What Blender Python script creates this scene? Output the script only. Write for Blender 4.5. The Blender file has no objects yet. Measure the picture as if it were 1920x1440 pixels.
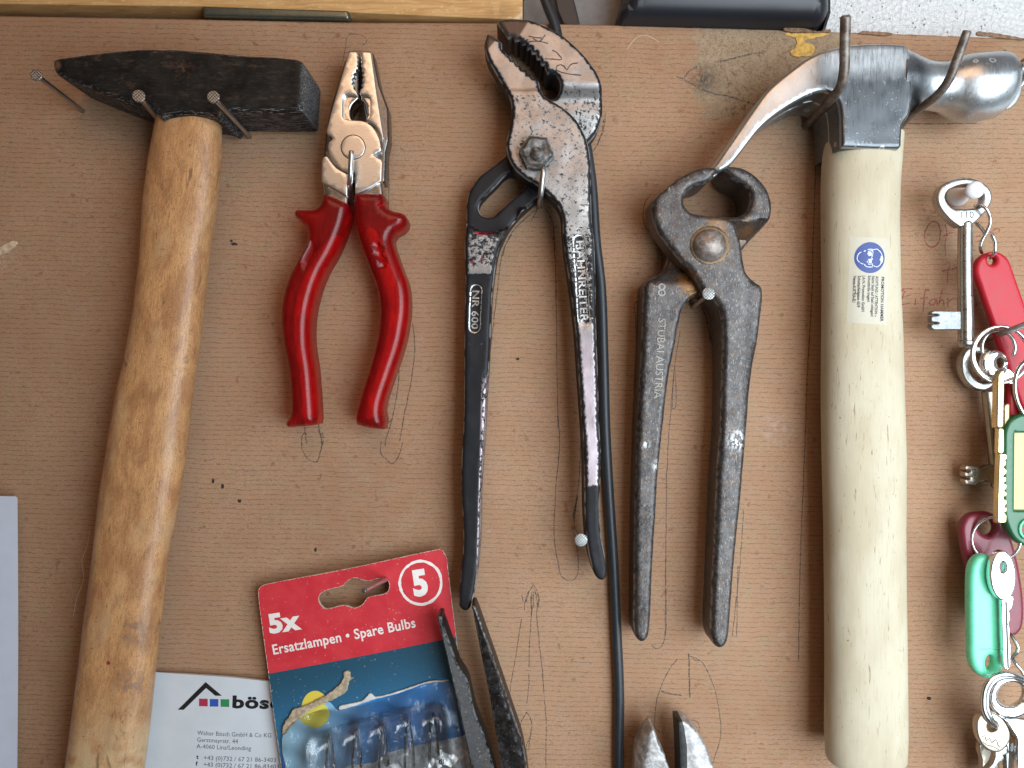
import bpy, math, random
import numpy as np
from mathutils import Vector, noise as mnoise
from mathutils.geometry import delaunay_2d_cdt
from mathutils.bvhtree import BVHTree
random.seed(7)
R = math.radians
S = bpy.context.scene
C = S.collection
D = 350.0       # camera distance in mm
PX = 0.25       # mm per traced unit on the board

# ---------------------------------------------------------------- camera, world, lamps, exposure
cd = bpy.data.cameras.new('camera'); cam = bpy.data.objects.new('camera', cd); C.objects.link(cam)
cam.location = (0, -D*.001, 0); cam.rotation_euler = (R(90), 0, 0)
cd.sensor_fit = 'HORIZONTAL'; cd.angle = 2*math.atan(240/D)
cd.clip_start = .005; cd.clip_end = 20
S.camera = cam
w = bpy.data.worlds.new("World"); S.world = w; w.use_nodes = True
nt = w.node_tree; bg = nt.nodes['Background']
tc = nt.nodes.new('ShaderNodeTexCoord'); sp = nt.nodes.new('ShaderNodeSeparateXYZ')
mr = nt.nodes.new('ShaderNodeMapRange'); rp = nt.nodes.new('ShaderNodeValToRGB')
nt.links.new(tc.outputs['Generated'], sp.inputs[0]); nt.links.new(sp.outputs['X'], mr.inputs['Value'])
mr.inputs['From Min'].default_value = -1; mr.inputs['From Max'].default_value = 1
nt.links.new(mr.outputs['Result'], rp.inputs['Fac'])
e = rp.color_ramp.elements
e[0].position = .0; e[0].color = (.30, .19, .12, 1)
e[1].position = 1; e[1].color = (.85, .95, 1.0, 1)
for p, c in ((.30, (.55, .38, .25)), (.46, (.50, .38, .29)), (.62, (.30, .30, .31)), (.8, (.62, .70, .76))):
    q = rp.color_ramp.elements.new(p); q.color = (*c, 1)
nt.links.new(rp.outputs['Color'], bg.inputs['Color']); bg.inputs['Strength'].default_value = 0.235

def area(name, loc, target, size, power, col, sy=None):
    l = bpy.data.lights.new(name, 'AREA'); l.energy = power; l.color = col; l.size = size
    if sy: l.shape = 'RECTANGLE'; l.size_y = sy
    o = bpy.data.objects.new(name, l); C.objects.link(o); o.location = loc
    d = Vector(target)-Vector(loc); o.rotation_euler = d.to_track_quat('-Z', 'Y').to_euler()
    return o
wl = area('window_light', (.37, -.46, -.09), (.18, 0, -.08), .50, 3.3, (.86, .97, 1.04), .62); wl.data.spread = R(125)
area('room_light', (.0, -.58, .50), (.10, 0, .12), .45, 1.45, (1.0, .60, .36))
vs = S.view_settings; vs.view_transform = 'Standard'; vs.look = 'None'; vs.gamma = 1; vs.exposure = 0
vs.use_curve_mapping = False
S.cycles.use_denoising = True
S.cycles.max_bounces = 10; S.cycles.transparent_max_bounces = 40

# ---------------------------------------------------------------- helpers
def P(x, y, h=0.0, ref=None):
    """traced position on the plane `ref` mm in front of the board, at height h mm -> world metres"""
    k = (D-(h if ref is None else ref))/D
    return Vector(((x-960)*PX*k, -h, (720-y)*PX*k))*.001

def smooth(pts, step=4.0, closed=True):
    n = len(pts); out = []
    rng = range(n if closed else n-1)
    for i in rng:
        p1, p2 = pts[i], pts[(i+1) % n]
        p0 = pts[i-1] if (closed or i > 0) else p1
        p3 = pts[(i+2) % n] if (closed or i+2 < n) else p2
        a, b, z, c = (np.array(q[:2], float) for q in (p0, p1, p3, p2))
        seg = c-b; L = np.linalg.norm(seg)
        if L < 1e-6: continue
        def tan(u, corner):
            if corner: return seg
            m = np.linalg.norm(u)
            return u/m*L if m > 1e-6 else seg
        m1 = tan(c-a, len(p1) > 2 or (not closed and i == 0)); m2 = tan(z-b, len(p2) > 2 or (not closed and i == n-2))
        k = max(1, int(round(L/step)))
        for j in range(k):
            t = j/k; t2 = t*t; t3 = t2*t
            out.append((2*t3-3*t2+1)*b+(t3-2*t2+t)*m1+(-2*t3+3*t2)*c+(t3-t2)*m2)
    if not closed: out.append(np.array(pts[-1][:2], float))
    return np.array(out)

def corner(pts): return [(p[0], p[1], 1) for p in pts]

def inside(pts, loops):
    res = np.zeros(len(pts), bool)
    x = pts[:, 0][:, None]; y = pts[:, 1][:, None]
    for L in loops:
        a = L; b = np.roll(L, -1, 0)
        c = ((a[:, 1] > y) != (b[:, 1] > y))
        dy = (b[:, 1]-a[:, 1]); dy = np.where(np.abs(dy) < 1e-12, 1e-12, dy)
        xi = (b[:, 0]-a[:, 0])*(y-a[:, 1])/dy+a[:, 0]
        res ^= ((c & (x < xi)).sum(1) % 2).astype(bool)
    return res

def dist(pts, loops):
    best = np.full(len(pts), 1e9)
    for L in loops:
        a = L; b = np.roll(L, -1, 0); ab = b-a; ll = (ab**2).sum(1)+1e-12
        for i in range(0, len(pts), 1500):
            p = pts[i:i+1500][:, None, :]
            t = np.clip(((p-a)*ab).sum(2)/ll, 0, 1)
            q = a+t[..., None]*ab
            best[i:i+1500] = np.minimum(best[i:i+1500], np.sqrt(((p-q)**2).sum(2)).min(1))
    return best

def link(name, verts, faces, mat, parent=None, pc=None, ed=None, angle=38, flat=False):
    """one mesh object; verts in world metres; origin at parent's origin or at the mesh's own centre"""
    V = np.array([tuple(v) for v in verts], float)
    if parent is not None: org = np.array(parent['_org'])
    else: org = (V.min(0)+V.max(0))/2
    me = bpy.data.meshes.new(name); me.from_pydata((V-org).tolist(), [], faces)
    if pc is not None:
        a = me.attributes.new('pc', 'FLOAT_VECTOR', 'POINT'); a.data.foreach_set('vector', np.array(pc, float).ravel())
    if ed is not None:
        a = me.attributes.new('ed', 'FLOAT', 'POINT'); a.data.foreach_set('value', np.array(ed, float))
    me.update()
    if not flat:
        me.polygons.foreach_set('use_smooth', [True]*len(me.polygons)); me.set_sharp_from_angle(angle=R(angle))
    if mat: me.materials.append(mat)
    o = bpy.data.objects.new(name, me); C.objects.link(o)
    if parent is not None:
        o.parent = parent
    else: o.location = org
    o['_org'] = [float(v) for v in org]
    return o

def thing(name, label, cat, at, group=None):
    o = bpy.data.objects.new(name, None); C.objects.link(o); o.empty_display_size = .005
    p = P(*at); o.location = p; o['_org'] = list(p)
    o['label'] = label; o['category'] = cat
    if group: o['group'] = group
    return o

def tag(o, label, cat, group=None):
    o['label'] = label; o['category'] = cat
    if group: o['group'] = group
    return o

def solid(name, outline, hf, hb, mat, parent=None, r=5, rh=None, ref=None, holes=(), prof='round', grid=9,
          hfun=None, hbfun=None, step=4, bump=0, jag=0, smoothed=True):
    """forged / moulded body: traced outline, front face at hf with edges rounded over r, straight down to hb"""
    ref = hf if ref is None else ref
    rh = r*PX*.9 if rh is None else rh
    loops = [smooth(outline, step)] + [smooth(h, step) for h in holes]
    if jag:
        for L in loops:
            L += np.array([[mnoise.noise((p[0]*.3, p[1]*.3, s)) for s in (1.5, 9.5)] for p in L])*jag
    allp = [np.vstack(loops)]; nb = len(allp[0])
    area2 = lambda L: (L[:, 0]*np.roll(L[:, 1], -1)-np.roll(L[:, 0], -1)*L[:, 1]).sum()
    if r > 0:
        for L in loops:
            t = np.roll(L, -1, 0)-np.roll(L, 1, 0); t /= np.linalg.norm(t, axis=1)[:, None]+1e-9
            n = np.stack([-t[:, 1], t[:, 0]], 1)*(1 if area2(L) > 0 else -1)
            for sgn in ((1,) if L is loops[0] else (-1,)):
                for f in ((.1, .3, .6, 1.0) if prof == 'round' else (.5, 1.0)):
                    q = L+n*sgn*f*r
                    ok = inside(q, loops)
                    if ok.any():
                        q = q[ok]; dq = dist(q, loops); allp.append(q[dq > f*r*.85])
    lo = loops[0].min(0); hi = loops[0].max(0)
    gx, gy = np.meshgrid(np.arange(lo[0], hi[0], grid), np.arange(lo[1], hi[1], grid*.87))
    gx[::2] += grid/2
    g = np.stack([gx.ravel(), gy.ravel()], 1)
    if len(g):
        g = g[inside(g, loops)]
        if len(g):
            dg = dist(g, loops); allp.append(g[dg > max(r*1.15, grid*.35)])
    pts = np.vstack(allp)
    edges = []; o0 = 0
    for L in loops:
        m = len(L); edges += [(o0+i, o0+(i+1) % m) for i in range(m)]; o0 += m
    cv, ce, cf, *_ = delaunay_2d_cdt([Vector(p) for p in pts], edges, [], 0, 1e-4)
    V2 = np.array([tuple(v) for v in cv]); F = np.array([f[:3] for f in cf])
    cen = V2[F].mean(1); F = F[inside(cen, loops)]
    used = np.unique(F); mp = -np.ones(len(V2), int); mp[used] = np.arange(len(used)); V2 = V2[used]; F = mp[F]
    a, b, c = V2[F[:, 0]], V2[F[:, 1]], V2[F[:, 2]]
    cr = (b[:, 0]-a[:, 0])*(c[:, 1]-a[:, 1])-(b[:, 1]-a[:, 1])*(c[:, 0]-a[:, 0])
    F = F[np.abs(cr) > 1e-7]; cr = cr[np.abs(cr) > 1e-7]
    F[cr > 0] = F[cr > 0][:, ::-1]      # y is down on the plane: this faces the camera
    d = dist(V2, loops)
    H = np.full(len(V2), float(hf))
    if r > 0:
        q = np.clip(1-d/r, 0, 1)
        H -= rh*((1-np.sqrt(np.maximum(0, 1-q*q))) if prof == 'round' else q)
    if hfun is not None: H = H+hfun(V2[:, 0], V2[:, 1])
    if bump: H = H+np.array([mnoise.fractal((p[0]*.02, p[1]*.02, 3.3), 1, 2, 3) for p in V2])*bump
    HB = np.full(len(V2), float(hb))
    if hbfun is not None: HB = HB+hbfun(V2[:, 0], V2[:, 1])
    HB = np.minimum(HB, H-.02)
    n = len(V2); k = (D-ref)/D
    X = (V2[:, 0]-960)*PX*k; Z = (720-V2[:, 1])*PX*k
    front = np.stack([X, -H, Z], 1); back = np.stack([X, -HB, Z], 1)
    cnt = {}
    for f in F:
        for i in range(3):
            e_ = (int(f[i]), int(f[(i+1) % 3])); cnt[e_] = 1
    bd = [e_ for e_ in cnt if (e_[1], e_[0]) not in cnt]
    bv = sorted({i for e_ in bd for i in e_}); bi = {v: j for j, v in enumerate(bv)}
    nbv = len(bv); midH = H[bv]*.5+HB[bv]*.5
    mid = np.stack([X[bv], -midH, Z[bv]], 1)
    verts = np.vstack([front, back, mid])*.001
    faces = [tuple(map(int, f)) for f in F]+[tuple(map(int, f[::-1]+n)) for f in F]
    for i, j in bd:
        faces.append((j, i, 2*n+bi[i], 2*n+bi[j])); faces.append((2*n+bi[j], 2*n+bi[i], n+i, n+j))
    pc = np.vstack([np.stack([V2[:, 0]/100, V2[:, 1]/100, H/25], 1), np.stack([V2[:, 0]/100, V2[:, 1]/100, HB/25], 1),
                    np.stack([V2[bv, 0]/100, V2[bv, 1]/100, midH/25], 1)])
    ed = np.concatenate([d, np.zeros(n+nbv)])
    return link(name, verts, faces, mat, parent, pc, ed)

def tube(name, pts, rad, mat, parent=None, closed=False, seg=12, step=5, taper=None, dome=True, grooves=0):
    """round bar through (x, y, h) points; rad in mm (number or list)"""
    W = [P(*p) for p in pts]; n = len(W)
    rads = rad if isinstance(rad, (list, tuple)) else [rad]*n
    path = []; rr = []
    rng = n if closed else n-1
    for i in range(rng):
        p1, p2 = W[i], W[(i+1) % n]
        p0 = W[i-1] if closed or i > 0 else p1-(p2-p1)
        p3 = W[(i+2) % n] if closed or i+2 < n else p2+(p2-p1)
        L = (p2-p1).length
        m1 = (p2-p0).normalized()*L; m2 = (p3-p1).normalized()*L
        k = max(1, int(L*1000/PX/step))
        for j in range(k):
            t = j/k; t2 = t*t; t3 = t2*t
            path.append((2*t3-3*t2+1)*p1+(t3-2*t2+t)*m1+(-2*t3+3*t2)*p2+(t3-t2)*m2)
            rr.append(rads[i]*(1-t)+rads[(i+1) % n]*t)
    if not closed: path.append(W[-1]); rr.append(rads[-1])
    m = len(path); verts = []; faces = []; pc = []
    up = None
    for i in range(m):
        a = path[i-1] if closed or i > 0 else path[i]; b = path[(i+1) % m] if closed or i < m-1 else path[i]
        t = (b-a).normalized()
        if up is None: up = t.orthogonal().normalized()
        up = (up-t*up.dot(t)).normalized(); sd = t.cross(up)
        r_ = rr[i]*.001
        if grooves and i % 2: r_ *= .86
        for j in range(seg):
            an = 2*math.pi*j/seg
            v = path[i]+(up*math.cos(an)+sd*math.sin(an))*r_
            verts.append(v); pc.append((v.x*40, -v.z*40, -v.y*40))
    for i in range(m if closed else m-1):
        for j in range(seg):
            a = i*seg+j; b = i*seg+(j+1) % seg; i2 = (i+1) % m
            faces.append((a, b, i2*seg+(j+1) % seg, i2*seg+j))
    if not closed:
        for i, s_ in ((0, -1), (m-1, 1)):
            t = (path[1]-path[0] if i == 0 else path[-1]-path[-2]).normalized()*s_
            base = i*seg; ring = list(range(base, base+seg))
            if dome:
                k0 = len(verts)
                for j in range(seg):
                    v = path[i]+(verts[base+j]-path[i])*.72+t*rr[i]*.00035
                    verts.append(v); pc.append((v.x*40, -v.z*40, -v.y*40))
                for j in range(seg):
                    q = (base+j, base+(j+1) % seg, k0+(j+1) % seg, k0+j)
                    faces.append(q[::-1] if s_ < 0 else q)
                ring = list(range(k0, k0+seg))
            faces.append(tuple(ring[::-1]) if s_ < 0 else tuple(ring))
    return link(name, verts, faces, mat, parent, pc, [5]*len(verts))

def loft(name, rows, hc, ht, mat, parent=None, n=2.4, seg=48, step=8, endr=(6, 6), ref=None, bump=0, warp=None):
    """turned / shaved wooden handle: rows of (y, x_left, x_right[, hc, ht])"""
    ref = hc if ref is None else ref
    A = np.array([[q[0], q[1], q[2], q[3] if len(q) > 3 else hc, q[4] if len(q) > 4 else ht] for q in rows], float)
    ys = np.arange(A[0, 0], A[-1, 0]+.1, step)
    # smooth interpolation
    def ip(c):
        y0 = np.interp(ys, A[:, 0], A[:, c]); ker = np.array([1, 2, 3, 2, 1.])/9
        pad = np.concatenate([[y0[0]*2-y0[2], y0[0]*2-y0[1]], y0, [y0[-1]*2-y0[-2], y0[-1]*2-y0[-3]]])
        return np.convolve(pad, ker, 'valid')
    xl, xr, hcs, hts = ip(1), ip(2), ip(3), ip(4)
    secs = [(ys[i], (xl[i]+xr[i])/2, (xr[i]-xl[i])/2, hcs[i], hts[i]) for i in range(len(ys))]
    def endcap(s, dy, rr):
        out = []
        for f in (.4, .75, 1.0):
            sh = 1-math.sqrt(1-f*f); out.append((s[0]+dy*rr*f, s[1], s[2]-rr*sh*.9, s[3], s[4]-rr*sh*.9*PX))
        return out
    top = endcap(secs[0], -1, endr[0])[::-1] if endr[0] else []
    bot = endcap(secs[-1], 1, endr[1]) if endr[1] else []
    secs = top+secs+bot
    k = (D-ref)/D; V = []; pc = []; F = []
    for (y, cx, hw, h0, t0) in secs:
        for j in range(seg):
            a = 2*math.pi*j/seg; c, s = math.cos(a), math.sin(a)
            u = math.copysign(abs(c)**(2/n), c); v = math.copysign(abs(s)**(2/n), s)
            x = cx+hw*u; h = h0+t0*v; yy = y
            if warp: x, yy, h = warp(x, yy, h, u, v)
            if bump:
                b_ = mnoise.fractal((x*.012, y*.006, h*.1), 1, 2, 2)*bump; x += u*b_*2; h += v*b_
            V.append(((x-960)*PX*k*.001, -h*.001, (720-yy)*PX*k*.001)); pc.append((x/100, yy/100, h/25))
    m = len(secs)
    for i in range(m-1):
        for j in range(seg):
            a, b = i*seg+j, i*seg+(j+1) % seg
            F.append((a, b, b+seg, a+seg))
    F.append(tuple(range(seg))[::-1]); F.append(tuple(range((m-1)*seg, m*seg)))
    return link(name, V, F, mat, parent, pc, [20]*len(V))

def bvh(o):
    me = o.data; off = Vector(o['_org'])
    return BVHTree.FromPolygons([v.co+off for v in me.vertices], [tuple(p.vertices) for p in me.polygons])

def _caph():
    cu = bpy.data.curves.new('t', 'FONT'); cu.body = 'H'; t = bpy.data.objects.new('t', cu); C.objects.link(t)
    me = bpy.data.meshes.new_from_object(t.evaluated_get(bpy.context.evaluated_depsgraph_get())); y = max(v.co.y for v in me.vertices)
    bpy.data.objects.remove(t); bpy.data.curves.remove(cu); bpy.data.meshes.remove(me); return y
CAPH = _caph()
def text_width(s, space=1.0):
    cu = bpy.data.curves.new('t', 'FONT'); cu.body = s; cu.space_character = space; t = bpy.data.objects.new('t', cu); C.objects.link(t)
    me = bpy.data.meshes.new_from_object(t.evaluated_get(bpy.context.evaluated_depsgraph_get())); y = max(v.co.x for v in me.vertices)
    bpy.data.objects.remove(t); bpy.data.curves.remove(cu); bpy.data.meshes.remove(me); return y
def writing(name, s, x, y, h, cap, mat, parent, ang=0, ext=.05, bold=0, xs=1.0, on=None, off=.06, align='LEFT', space=1.0, res=3, fit=None):
    """lettering; cap height and position traced; on = surface the letters follow"""
    cu = bpy.data.curves.new('t', 'FONT'); cu.body = s; cu.size = 1; cu.extrude = .0; cu.offset = bold
    cu.align_x = align; cu.space_character = space; cu.resolution_u = res
    t = bpy.data.objects.new('t', cu); C.objects.link(t)
    dg = bpy.context.evaluated_depsgraph_get(); me = bpy.data.meshes.new_from_object(t.evaluated_get(dg))
    vs_ = [v.co.copy() for v in me.vertices]; fs = [tuple(p.vertices) for p in me.polygons]
    bpy.data.objects.remove(t); bpy.data.curves.remove(cu); bpy.data.meshes.remove(me)
    k = cap/CAPH; ca, sa = math.cos(R(ang)), math.sin(R(ang))
    tree = bvh(on) if on is not None else None
    if fit: xs = fit/(text_width(s, space)*k)
    V = []; n = len(vs_)
    tops = []
    for v in vs_:
        a, b = v.x*k*xs, v.y*k
        qx = x+a*ca-b*sa; qy = y-(a*sa+b*ca)
        hh = h
        w0 = P(qx, qy, h)
        if tree:
            hit = tree.ray_cast(Vector((w0.x, -.2, w0.z)), Vector((0, 1, 0)), 1)
            if hit[0] is not None: hh = -hit[0].y*1000+off
            w0 = Vector((w0.x, -hh*.001, w0.z))
        tops.append(w0); V.append(w0)
    for w0 in tops: V.append(w0+Vector((0, ext*.001+.00002, 0)))
    # give the sheet a thickness: front faces plus boundary walls
    F = []; cnt = {}
    for f in fs:
        a, b, c = tops[f[0]], tops[f[1]], tops[f[2]]
        nn = (b-a).cross(c-a)
        if nn.y > 0: f = f[::-1]
        F.append(f)
        for i in range(len(f)): cnt[(f[i], f[(i+1) % len(f)])] = 1
    for (i, j) in list(cnt):
        if (j, i) not in cnt: F.append((j, i, i+n, j+n))
    me2 = link(name, V, F, mat, parent, [(v.x*40, -v.z*40, 0) for v in V], [5]*len(V), angle=30)
    return me2

def stroke(name, paths, wpx, mat, parent, h=.06, on=None):
    """drawn line(s): flat ribbons"""
    V = []; F = []; pc = []
    tree = bvh(on) if on is not None else None
    for pts in paths:
        Lp = smooth(pts, 5, closed=False); m = len(Lp)
        if m < 2: continue
        t = np.gradient(Lp, axis=0); t /= np.linalg.norm(t, axis=1)[:, None]+1e-9
        nrm = np.stack([-t[:, 1], t[:, 0]], 1); b0 = len(V)
        for i in range(m):
            jx = mnoise.noise((Lp[i][0]*.06, Lp[i][1]*.06, 1))*1.1
            ww = wpx*(.5+.28*mnoise.noise((Lp[i][0]*.13, Lp[i][1]*.13, 5)))
            for s_ in (-1, 1):
                q = Lp[i]+nrm[i]*(s_*ww+jx); hh = h
                w0 = P(q[0], q[1], h)
                if tree:
                    hit = tree.ray_cast(Vector((w0.x, -.2, w0.z)), Vector((0, 1, 0)), 1)
                    if hit[0] is not None: w0.y = hit[0].y-.00005
                V.append(w0); pc.append((q[0]/100, q[1]/100, 0))
        for i in range(m-1): F.append((b0+2*i, b0+2*i+1, b0+2*i+3, b0+2*i+2))
    return link(name, V, F, mat, parent, pc, [5]*len(V), flat=True)

def T(pts, s, ox, oy, c=False):
    """points read off an enlargement (scale s, corner ox, oy)"""
    return [(ox+p[0]/s, oy+p[1]/s)+((1,) if (c or len(p) > 2) else ()) for p in pts]

def ell(cx, cy, rx, ry, n=16, rot=0):
    c, s = math.cos(R(rot)), math.sin(R(rot))
    return [(cx+rx*math.cos(a)*c-ry*math.sin(a)*s, cy+rx*math.cos(a)*s+ry*math.sin(a)*c) for a in [2*math.pi*i/n for i in range(n)]]

# ---------------------------------------------------------------- materials
class M:
    def __init__(s, name):
        s.m = bpy.data.materials.new(name); s.m.use_nodes = True; s.t = s.m.node_tree
        s.b = s.t.nodes['Principled BSDF']; s.out = s.t.nodes['Material Output']
        a = s.n('ShaderNodeAttribute'); a.attribute_name = 'pc'; s.pc = a.outputs['Vector']
        a = s.n('ShaderNodeAttribute'); a.attribute_name = 'ed'; s.ed = a.outputs['Fac']
        x = s.n('ShaderNodeSeparateXYZ'); s.t.links.new(s.pc, x.inputs[0]); s.x, s.y, s.z = x.outputs
    def n(s, k): return s.t.nodes.new(k)
    def put(s, sock, v):
        if hasattr(v, 'is_linked') or hasattr(v, 'links'): s.t.links.new(v, sock)
        elif isinstance(v, (tuple, list)): sock.default_value = (*v, 1) if len(v) == 3 and sock.type == 'RGBA' else v
        else: sock.default_value = v
    def set(s, **k):
        nm = dict(col='Base Color', met='Metallic', rough='Roughness', spec='Specular IOR Level', coat='Coat Weight', coatr='Coat Roughness',
                  trans='Transmission Weight', ior='IOR', alpha='Alpha', sss='Subsurface Weight', sheen='Sheen Weight')
        for a, v in k.items(): s.put(s.b.inputs[nm[a]], v)
        return s
    def math(s, op, a, b=None, c=None, clamp=False):
        q = s.n('ShaderNodeMath'); q.operation = op; q.use_clamp = clamp
        for i, v in enumerate((a, b, c)):
            if v is not None: s.put(q.inputs[i], v)
        return q.outputs[0]
    def sc(s, v, k):
        q = s.n('ShaderNodeVectorMath'); q.operation = 'MULTIPLY'; s.put(q.inputs[0], v); s.put(q.inputs[1], k if isinstance(k, tuple) else (k, k, k)); return q.outputs[0]
    def add(s, v, k):
        q = s.n('ShaderNodeVectorMath'); q.operation = 'ADD'; s.put(q.inputs[0], v); s.put(q.inputs[1], k); return q.outputs[0]
    def noise(s, scale, detail=3, vec=None, rough=.55, dist=0):
        q = s.n('ShaderNodeTexNoise'); s.put(q.inputs['Vector'], vec if vec is not None else s.pc)
        q.inputs['Scale'].default_value = scale; q.inputs['Detail'].default_value = detail
        q.inputs['Roughness'].default_value = rough; q.inputs['Distortion'].default_value = dist
        return q.outputs['Fac']
    def vor(s, scale, vec=None, rnd=1):
        q = s.n('ShaderNodeTexVoronoi'); s.put(q.inputs['Vector'], vec if vec is not None else s.pc); q.inputs['Scale'].default_value = scale
        q.inputs['Randomness'].default_value = rnd
        return q.outputs['Distance'], q.outputs['Color']
    def rng(s, v, a, b, c=0., d=1.):
        q = s.n('ShaderNodeMapRange'); q.interpolation_type = 'SMOOTHSTEP'
        if a > b: a, b, c, d = b, a, d, c
        for i, u in enumerate((v, a, b, c, d)): s.put(q.inputs[i], u)
        return q.outputs[0]
    def mix(s, f, a, b, mode='MIX'):
        q = s.n('ShaderNodeMix'); q.data_type = 'RGBA'; q.blend_type = mode; q.clamp_factor = True
        s.put(q.inputs[0], f); s.put(q.inputs[6], a); s.put(q.inputs[7], b); return q.outputs[2]
    def bump(s, h, strength=.3, dist=.0002):
        q = s.n('ShaderNodeBump'); q.inputs['Strength'].default_value = strength; q.inputs['Distance'].default_value = dist
        s.put(q.inputs['Height'], h); s.t.links.new(q.outputs[0], s.b.inputs['Normal']); return s
    def edge(s, a, b):
        return s.math('MULTIPLY', s.rng(s.ed, a, b), s.rng(s.ed, .02, .3))
    def box(s, x0, x1, y0, y1, soft=.15):
        """soft mask of a traced rectangle"""
        f = s.math('MULTIPLY', s.rng(s.x, x0-soft, x0+soft), s.rng(s.x, x1+soft, x1-soft))
        g = s.math('MULTIPLY', s.rng(s.y, y0-soft, y0+soft), s.rng(s.y, y1+soft, y1-soft))
        return s.math('MULTIPLY', f, g)
    def spot(s, cx, cy, r, soft):
        dx = s.math('SUBTRACT', s.x, cx); dy = s.math('SUBTRACT', s.y, cy)
        d = s.math('SQRT', s.math('ADD', s.math('MULTIPLY', dx, dx), s.math('MULTIPLY', dy, dy)))
        return s.rng(d, r+soft, r-soft)

def plain(name, col, rough=.5, met=0, var=.12, scale=6, bump=0, **k):
    m = M(name); n = m.noise(scale, 5)
    m.set(col=m.mix(m.rng(n, .3, .7), tuple(c*(1-var) for c in col), tuple(min(1, c*(1+var)) for c in col)), rough=m.math('ADD', m.math('MULTIPLY', m.math('SUBTRACT', n, .5), .25), rough), met=met, **k)
    if bump: m.bump(m.noise(scale*8, 3), bump)
    return m.m

# kraft paper
def mat_paper():
    m = M('brown_kraft_paper')
    big = m.noise(.35, 4); mid = m.noise(2.2, 4)
    wob = m.noise(1.6, 3, m.sc(m.pc, (1, .35, 1))); wob2 = m.noise(14, 2, m.sc(m.pc, (1, .5, 1)))
    v = m.math('SUBTRACT', m.y, m.math('MULTIPLY', m.x, .021))
    v = m.math('ADD', v, m.math('MULTIPLY', wob, .10)); v = m.math('ADD', v, m.math('MULTIPLY', wob2, .045))
    f = m.math('FRACT', m.math('DIVIDE', v, .0915))
    tri = m.math('MULTIPLY', m.math('ABSOLUTE', m.math('SUBTRACT', f, .5)), 2.)
    lw = m.noise(9, 4, m.add(m.pc, (3, 7, 1)), rough=.7)
    line = m.math('MULTIPLY', m.rng(tri, .70, 1.0), m.rng(lw, .38, .62, .08, 1.0))
    base = m.mix(m.rng(big, .3, .7), (.375, .208, .118), (.465, .282, .170))
    base = m.mix(m.math('MULTIPLY', m.rng(mid, .40, .70), .45), base, (.42, .27, .185))
    base = m.mix(m.rng(m.noise(3.4, 4, m.add(m.pc, (6, 2, 1))), .50, .72, 0, .40), base, (.37, .29, .16))
    base = m.mix(m.rng(m.noise(7, 4, m.add(m.pc, (2, 6, 1)), rough=.7), .52, .72, 0, .35), base, (.25, .15, .10))
    grain = m.noise(60, 3); base = m.mix(m.rng(grain, .3, .75, 0, .55), base, (.19, .115, .075))
    fib = m.noise(30, 4, m.sc(m.pc, (.35, 2.2, 1)), dist=1.5); base = m.mix(m.rng(fib, .56, .8, 0, .45), base, (.50, .36, .25))
    base = m.mix(m.math('MULTIPLY', line, .66), base, (.115, .060, .036))
    st = m.noise(6.5, 2, m.add(m.pc, (9, 2, 4))); st2 = m.rng(m.noise(1.1, 2), .45, .6)
    base = m.mix(m.math('MULTIPLY', m.math('MULTIPLY', m.rng(st, .60, .72), st2), .6), base, (.20, .085, .045))
    pale = m.noise(3.1, 5, m.add(m.pc, (1, 12, 3)), rough=.7); base = m.mix(m.rng(pale, .62, .8, 0, .45), base, (.50, .40, .31))
    sm = m.math('MULTIPLY', m.spot(14.5, 8.05, .1, .45), m.rng(m.noise(9, 5), .4, .7)); base = m.mix(m.math('MULTIPLY', sm, .6), base, (.55, .50, .46))
    # worn, fuzzy corner behind the claw hammer
    wn = m.noise(2.2, 4); ww = m.math('ADD', m.box(13.05, 15.9, .2, 2.3, .55), m.math('MULTIPLY', m.math('SUBTRACT', m.noise(3.2, 6, rough=.7), .5), 1.5))
    worn = m.rng(ww, .42, .66)
    fz = m.noise(34, 5, rough=.8, dist=1.2)
    wc = m.mix(m.rng(fz, .3, .7), (.16, .11, .07), (.46, .36, .24))
    wc = m.mix(m.rng(m.noise(5, 3, m.add(m.pc, (4, 4, 4))), .45, .68, 0, .7), wc, (.40, .31, .22))
    wc = m.mix(m.math('MULTIPLY', m.spot(13.2, 1.47, .05, .42), m.rng(m.noise(14, 4), .3, .6)), wc, (.035, .035, .035))
    wc = m.mix(m.math('MULTIPLY', m.spot(14.0, 1.9, .3, .5), m.rng(m.noise(11, 3), .55, .66)), wc, (.07, .06, .05))
    base = m.mix(m.math('MULTIPLY', worn, .85), base, wc)
    dk = m.math('MULTIPLY', m.spot(13.17, 1.50, .16, .26), m.rng(m.noise(12, 4), .34, .56)); base = m.mix(m.math('MULTIPLY', dk, .85), base, (.035, .035, .033))
    d2 = m.math('MULTIPLY', m.box(13.3, 14.4, 1.25, 2.3, .25), m.rng(m.noise(10, 4, m.add(m.pc, (1, 1, 7)), rough=.7), .56, .64)); base = m.mix(m.math('MULTIPLY', d2, .6), base, (.06, .050, .042))
    d3 = m.math('MULTIPLY', m.box(13.0, 15.6, .55, 1.5, .25), m.rng(m.noise(9, 5, m.add(m.pc, (5, 1, 2)), rough=.75), .50, .64)); base = m.mix(m.math('MULTIPLY', d3, .6), base, (.15, .09, .055))
    # scuffed patch at the far left
    scf = m.math('MULTIPLY', m.spot(.02, 4.9, .15, .45), m.rng(m.noise(7, 4, dist=1), .42, .6)); base = m.mix(m.math('MULTIPLY', scf, .8), base, (.50, .38, .27))
    m.set(col=base, rough=.78, spec=.25)
    hgt = m.math('ADD', m.math('MULTIPLY', line, -.55), m.math('MULTIPLY', grain, .5))
    hgt = m.math('ADD', hgt, m.math('MULTIPLY', m.math('MULTIPLY', worn, fz), 2.0))
    m.bump(hgt, .35, .00022)
    return m.m
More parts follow.
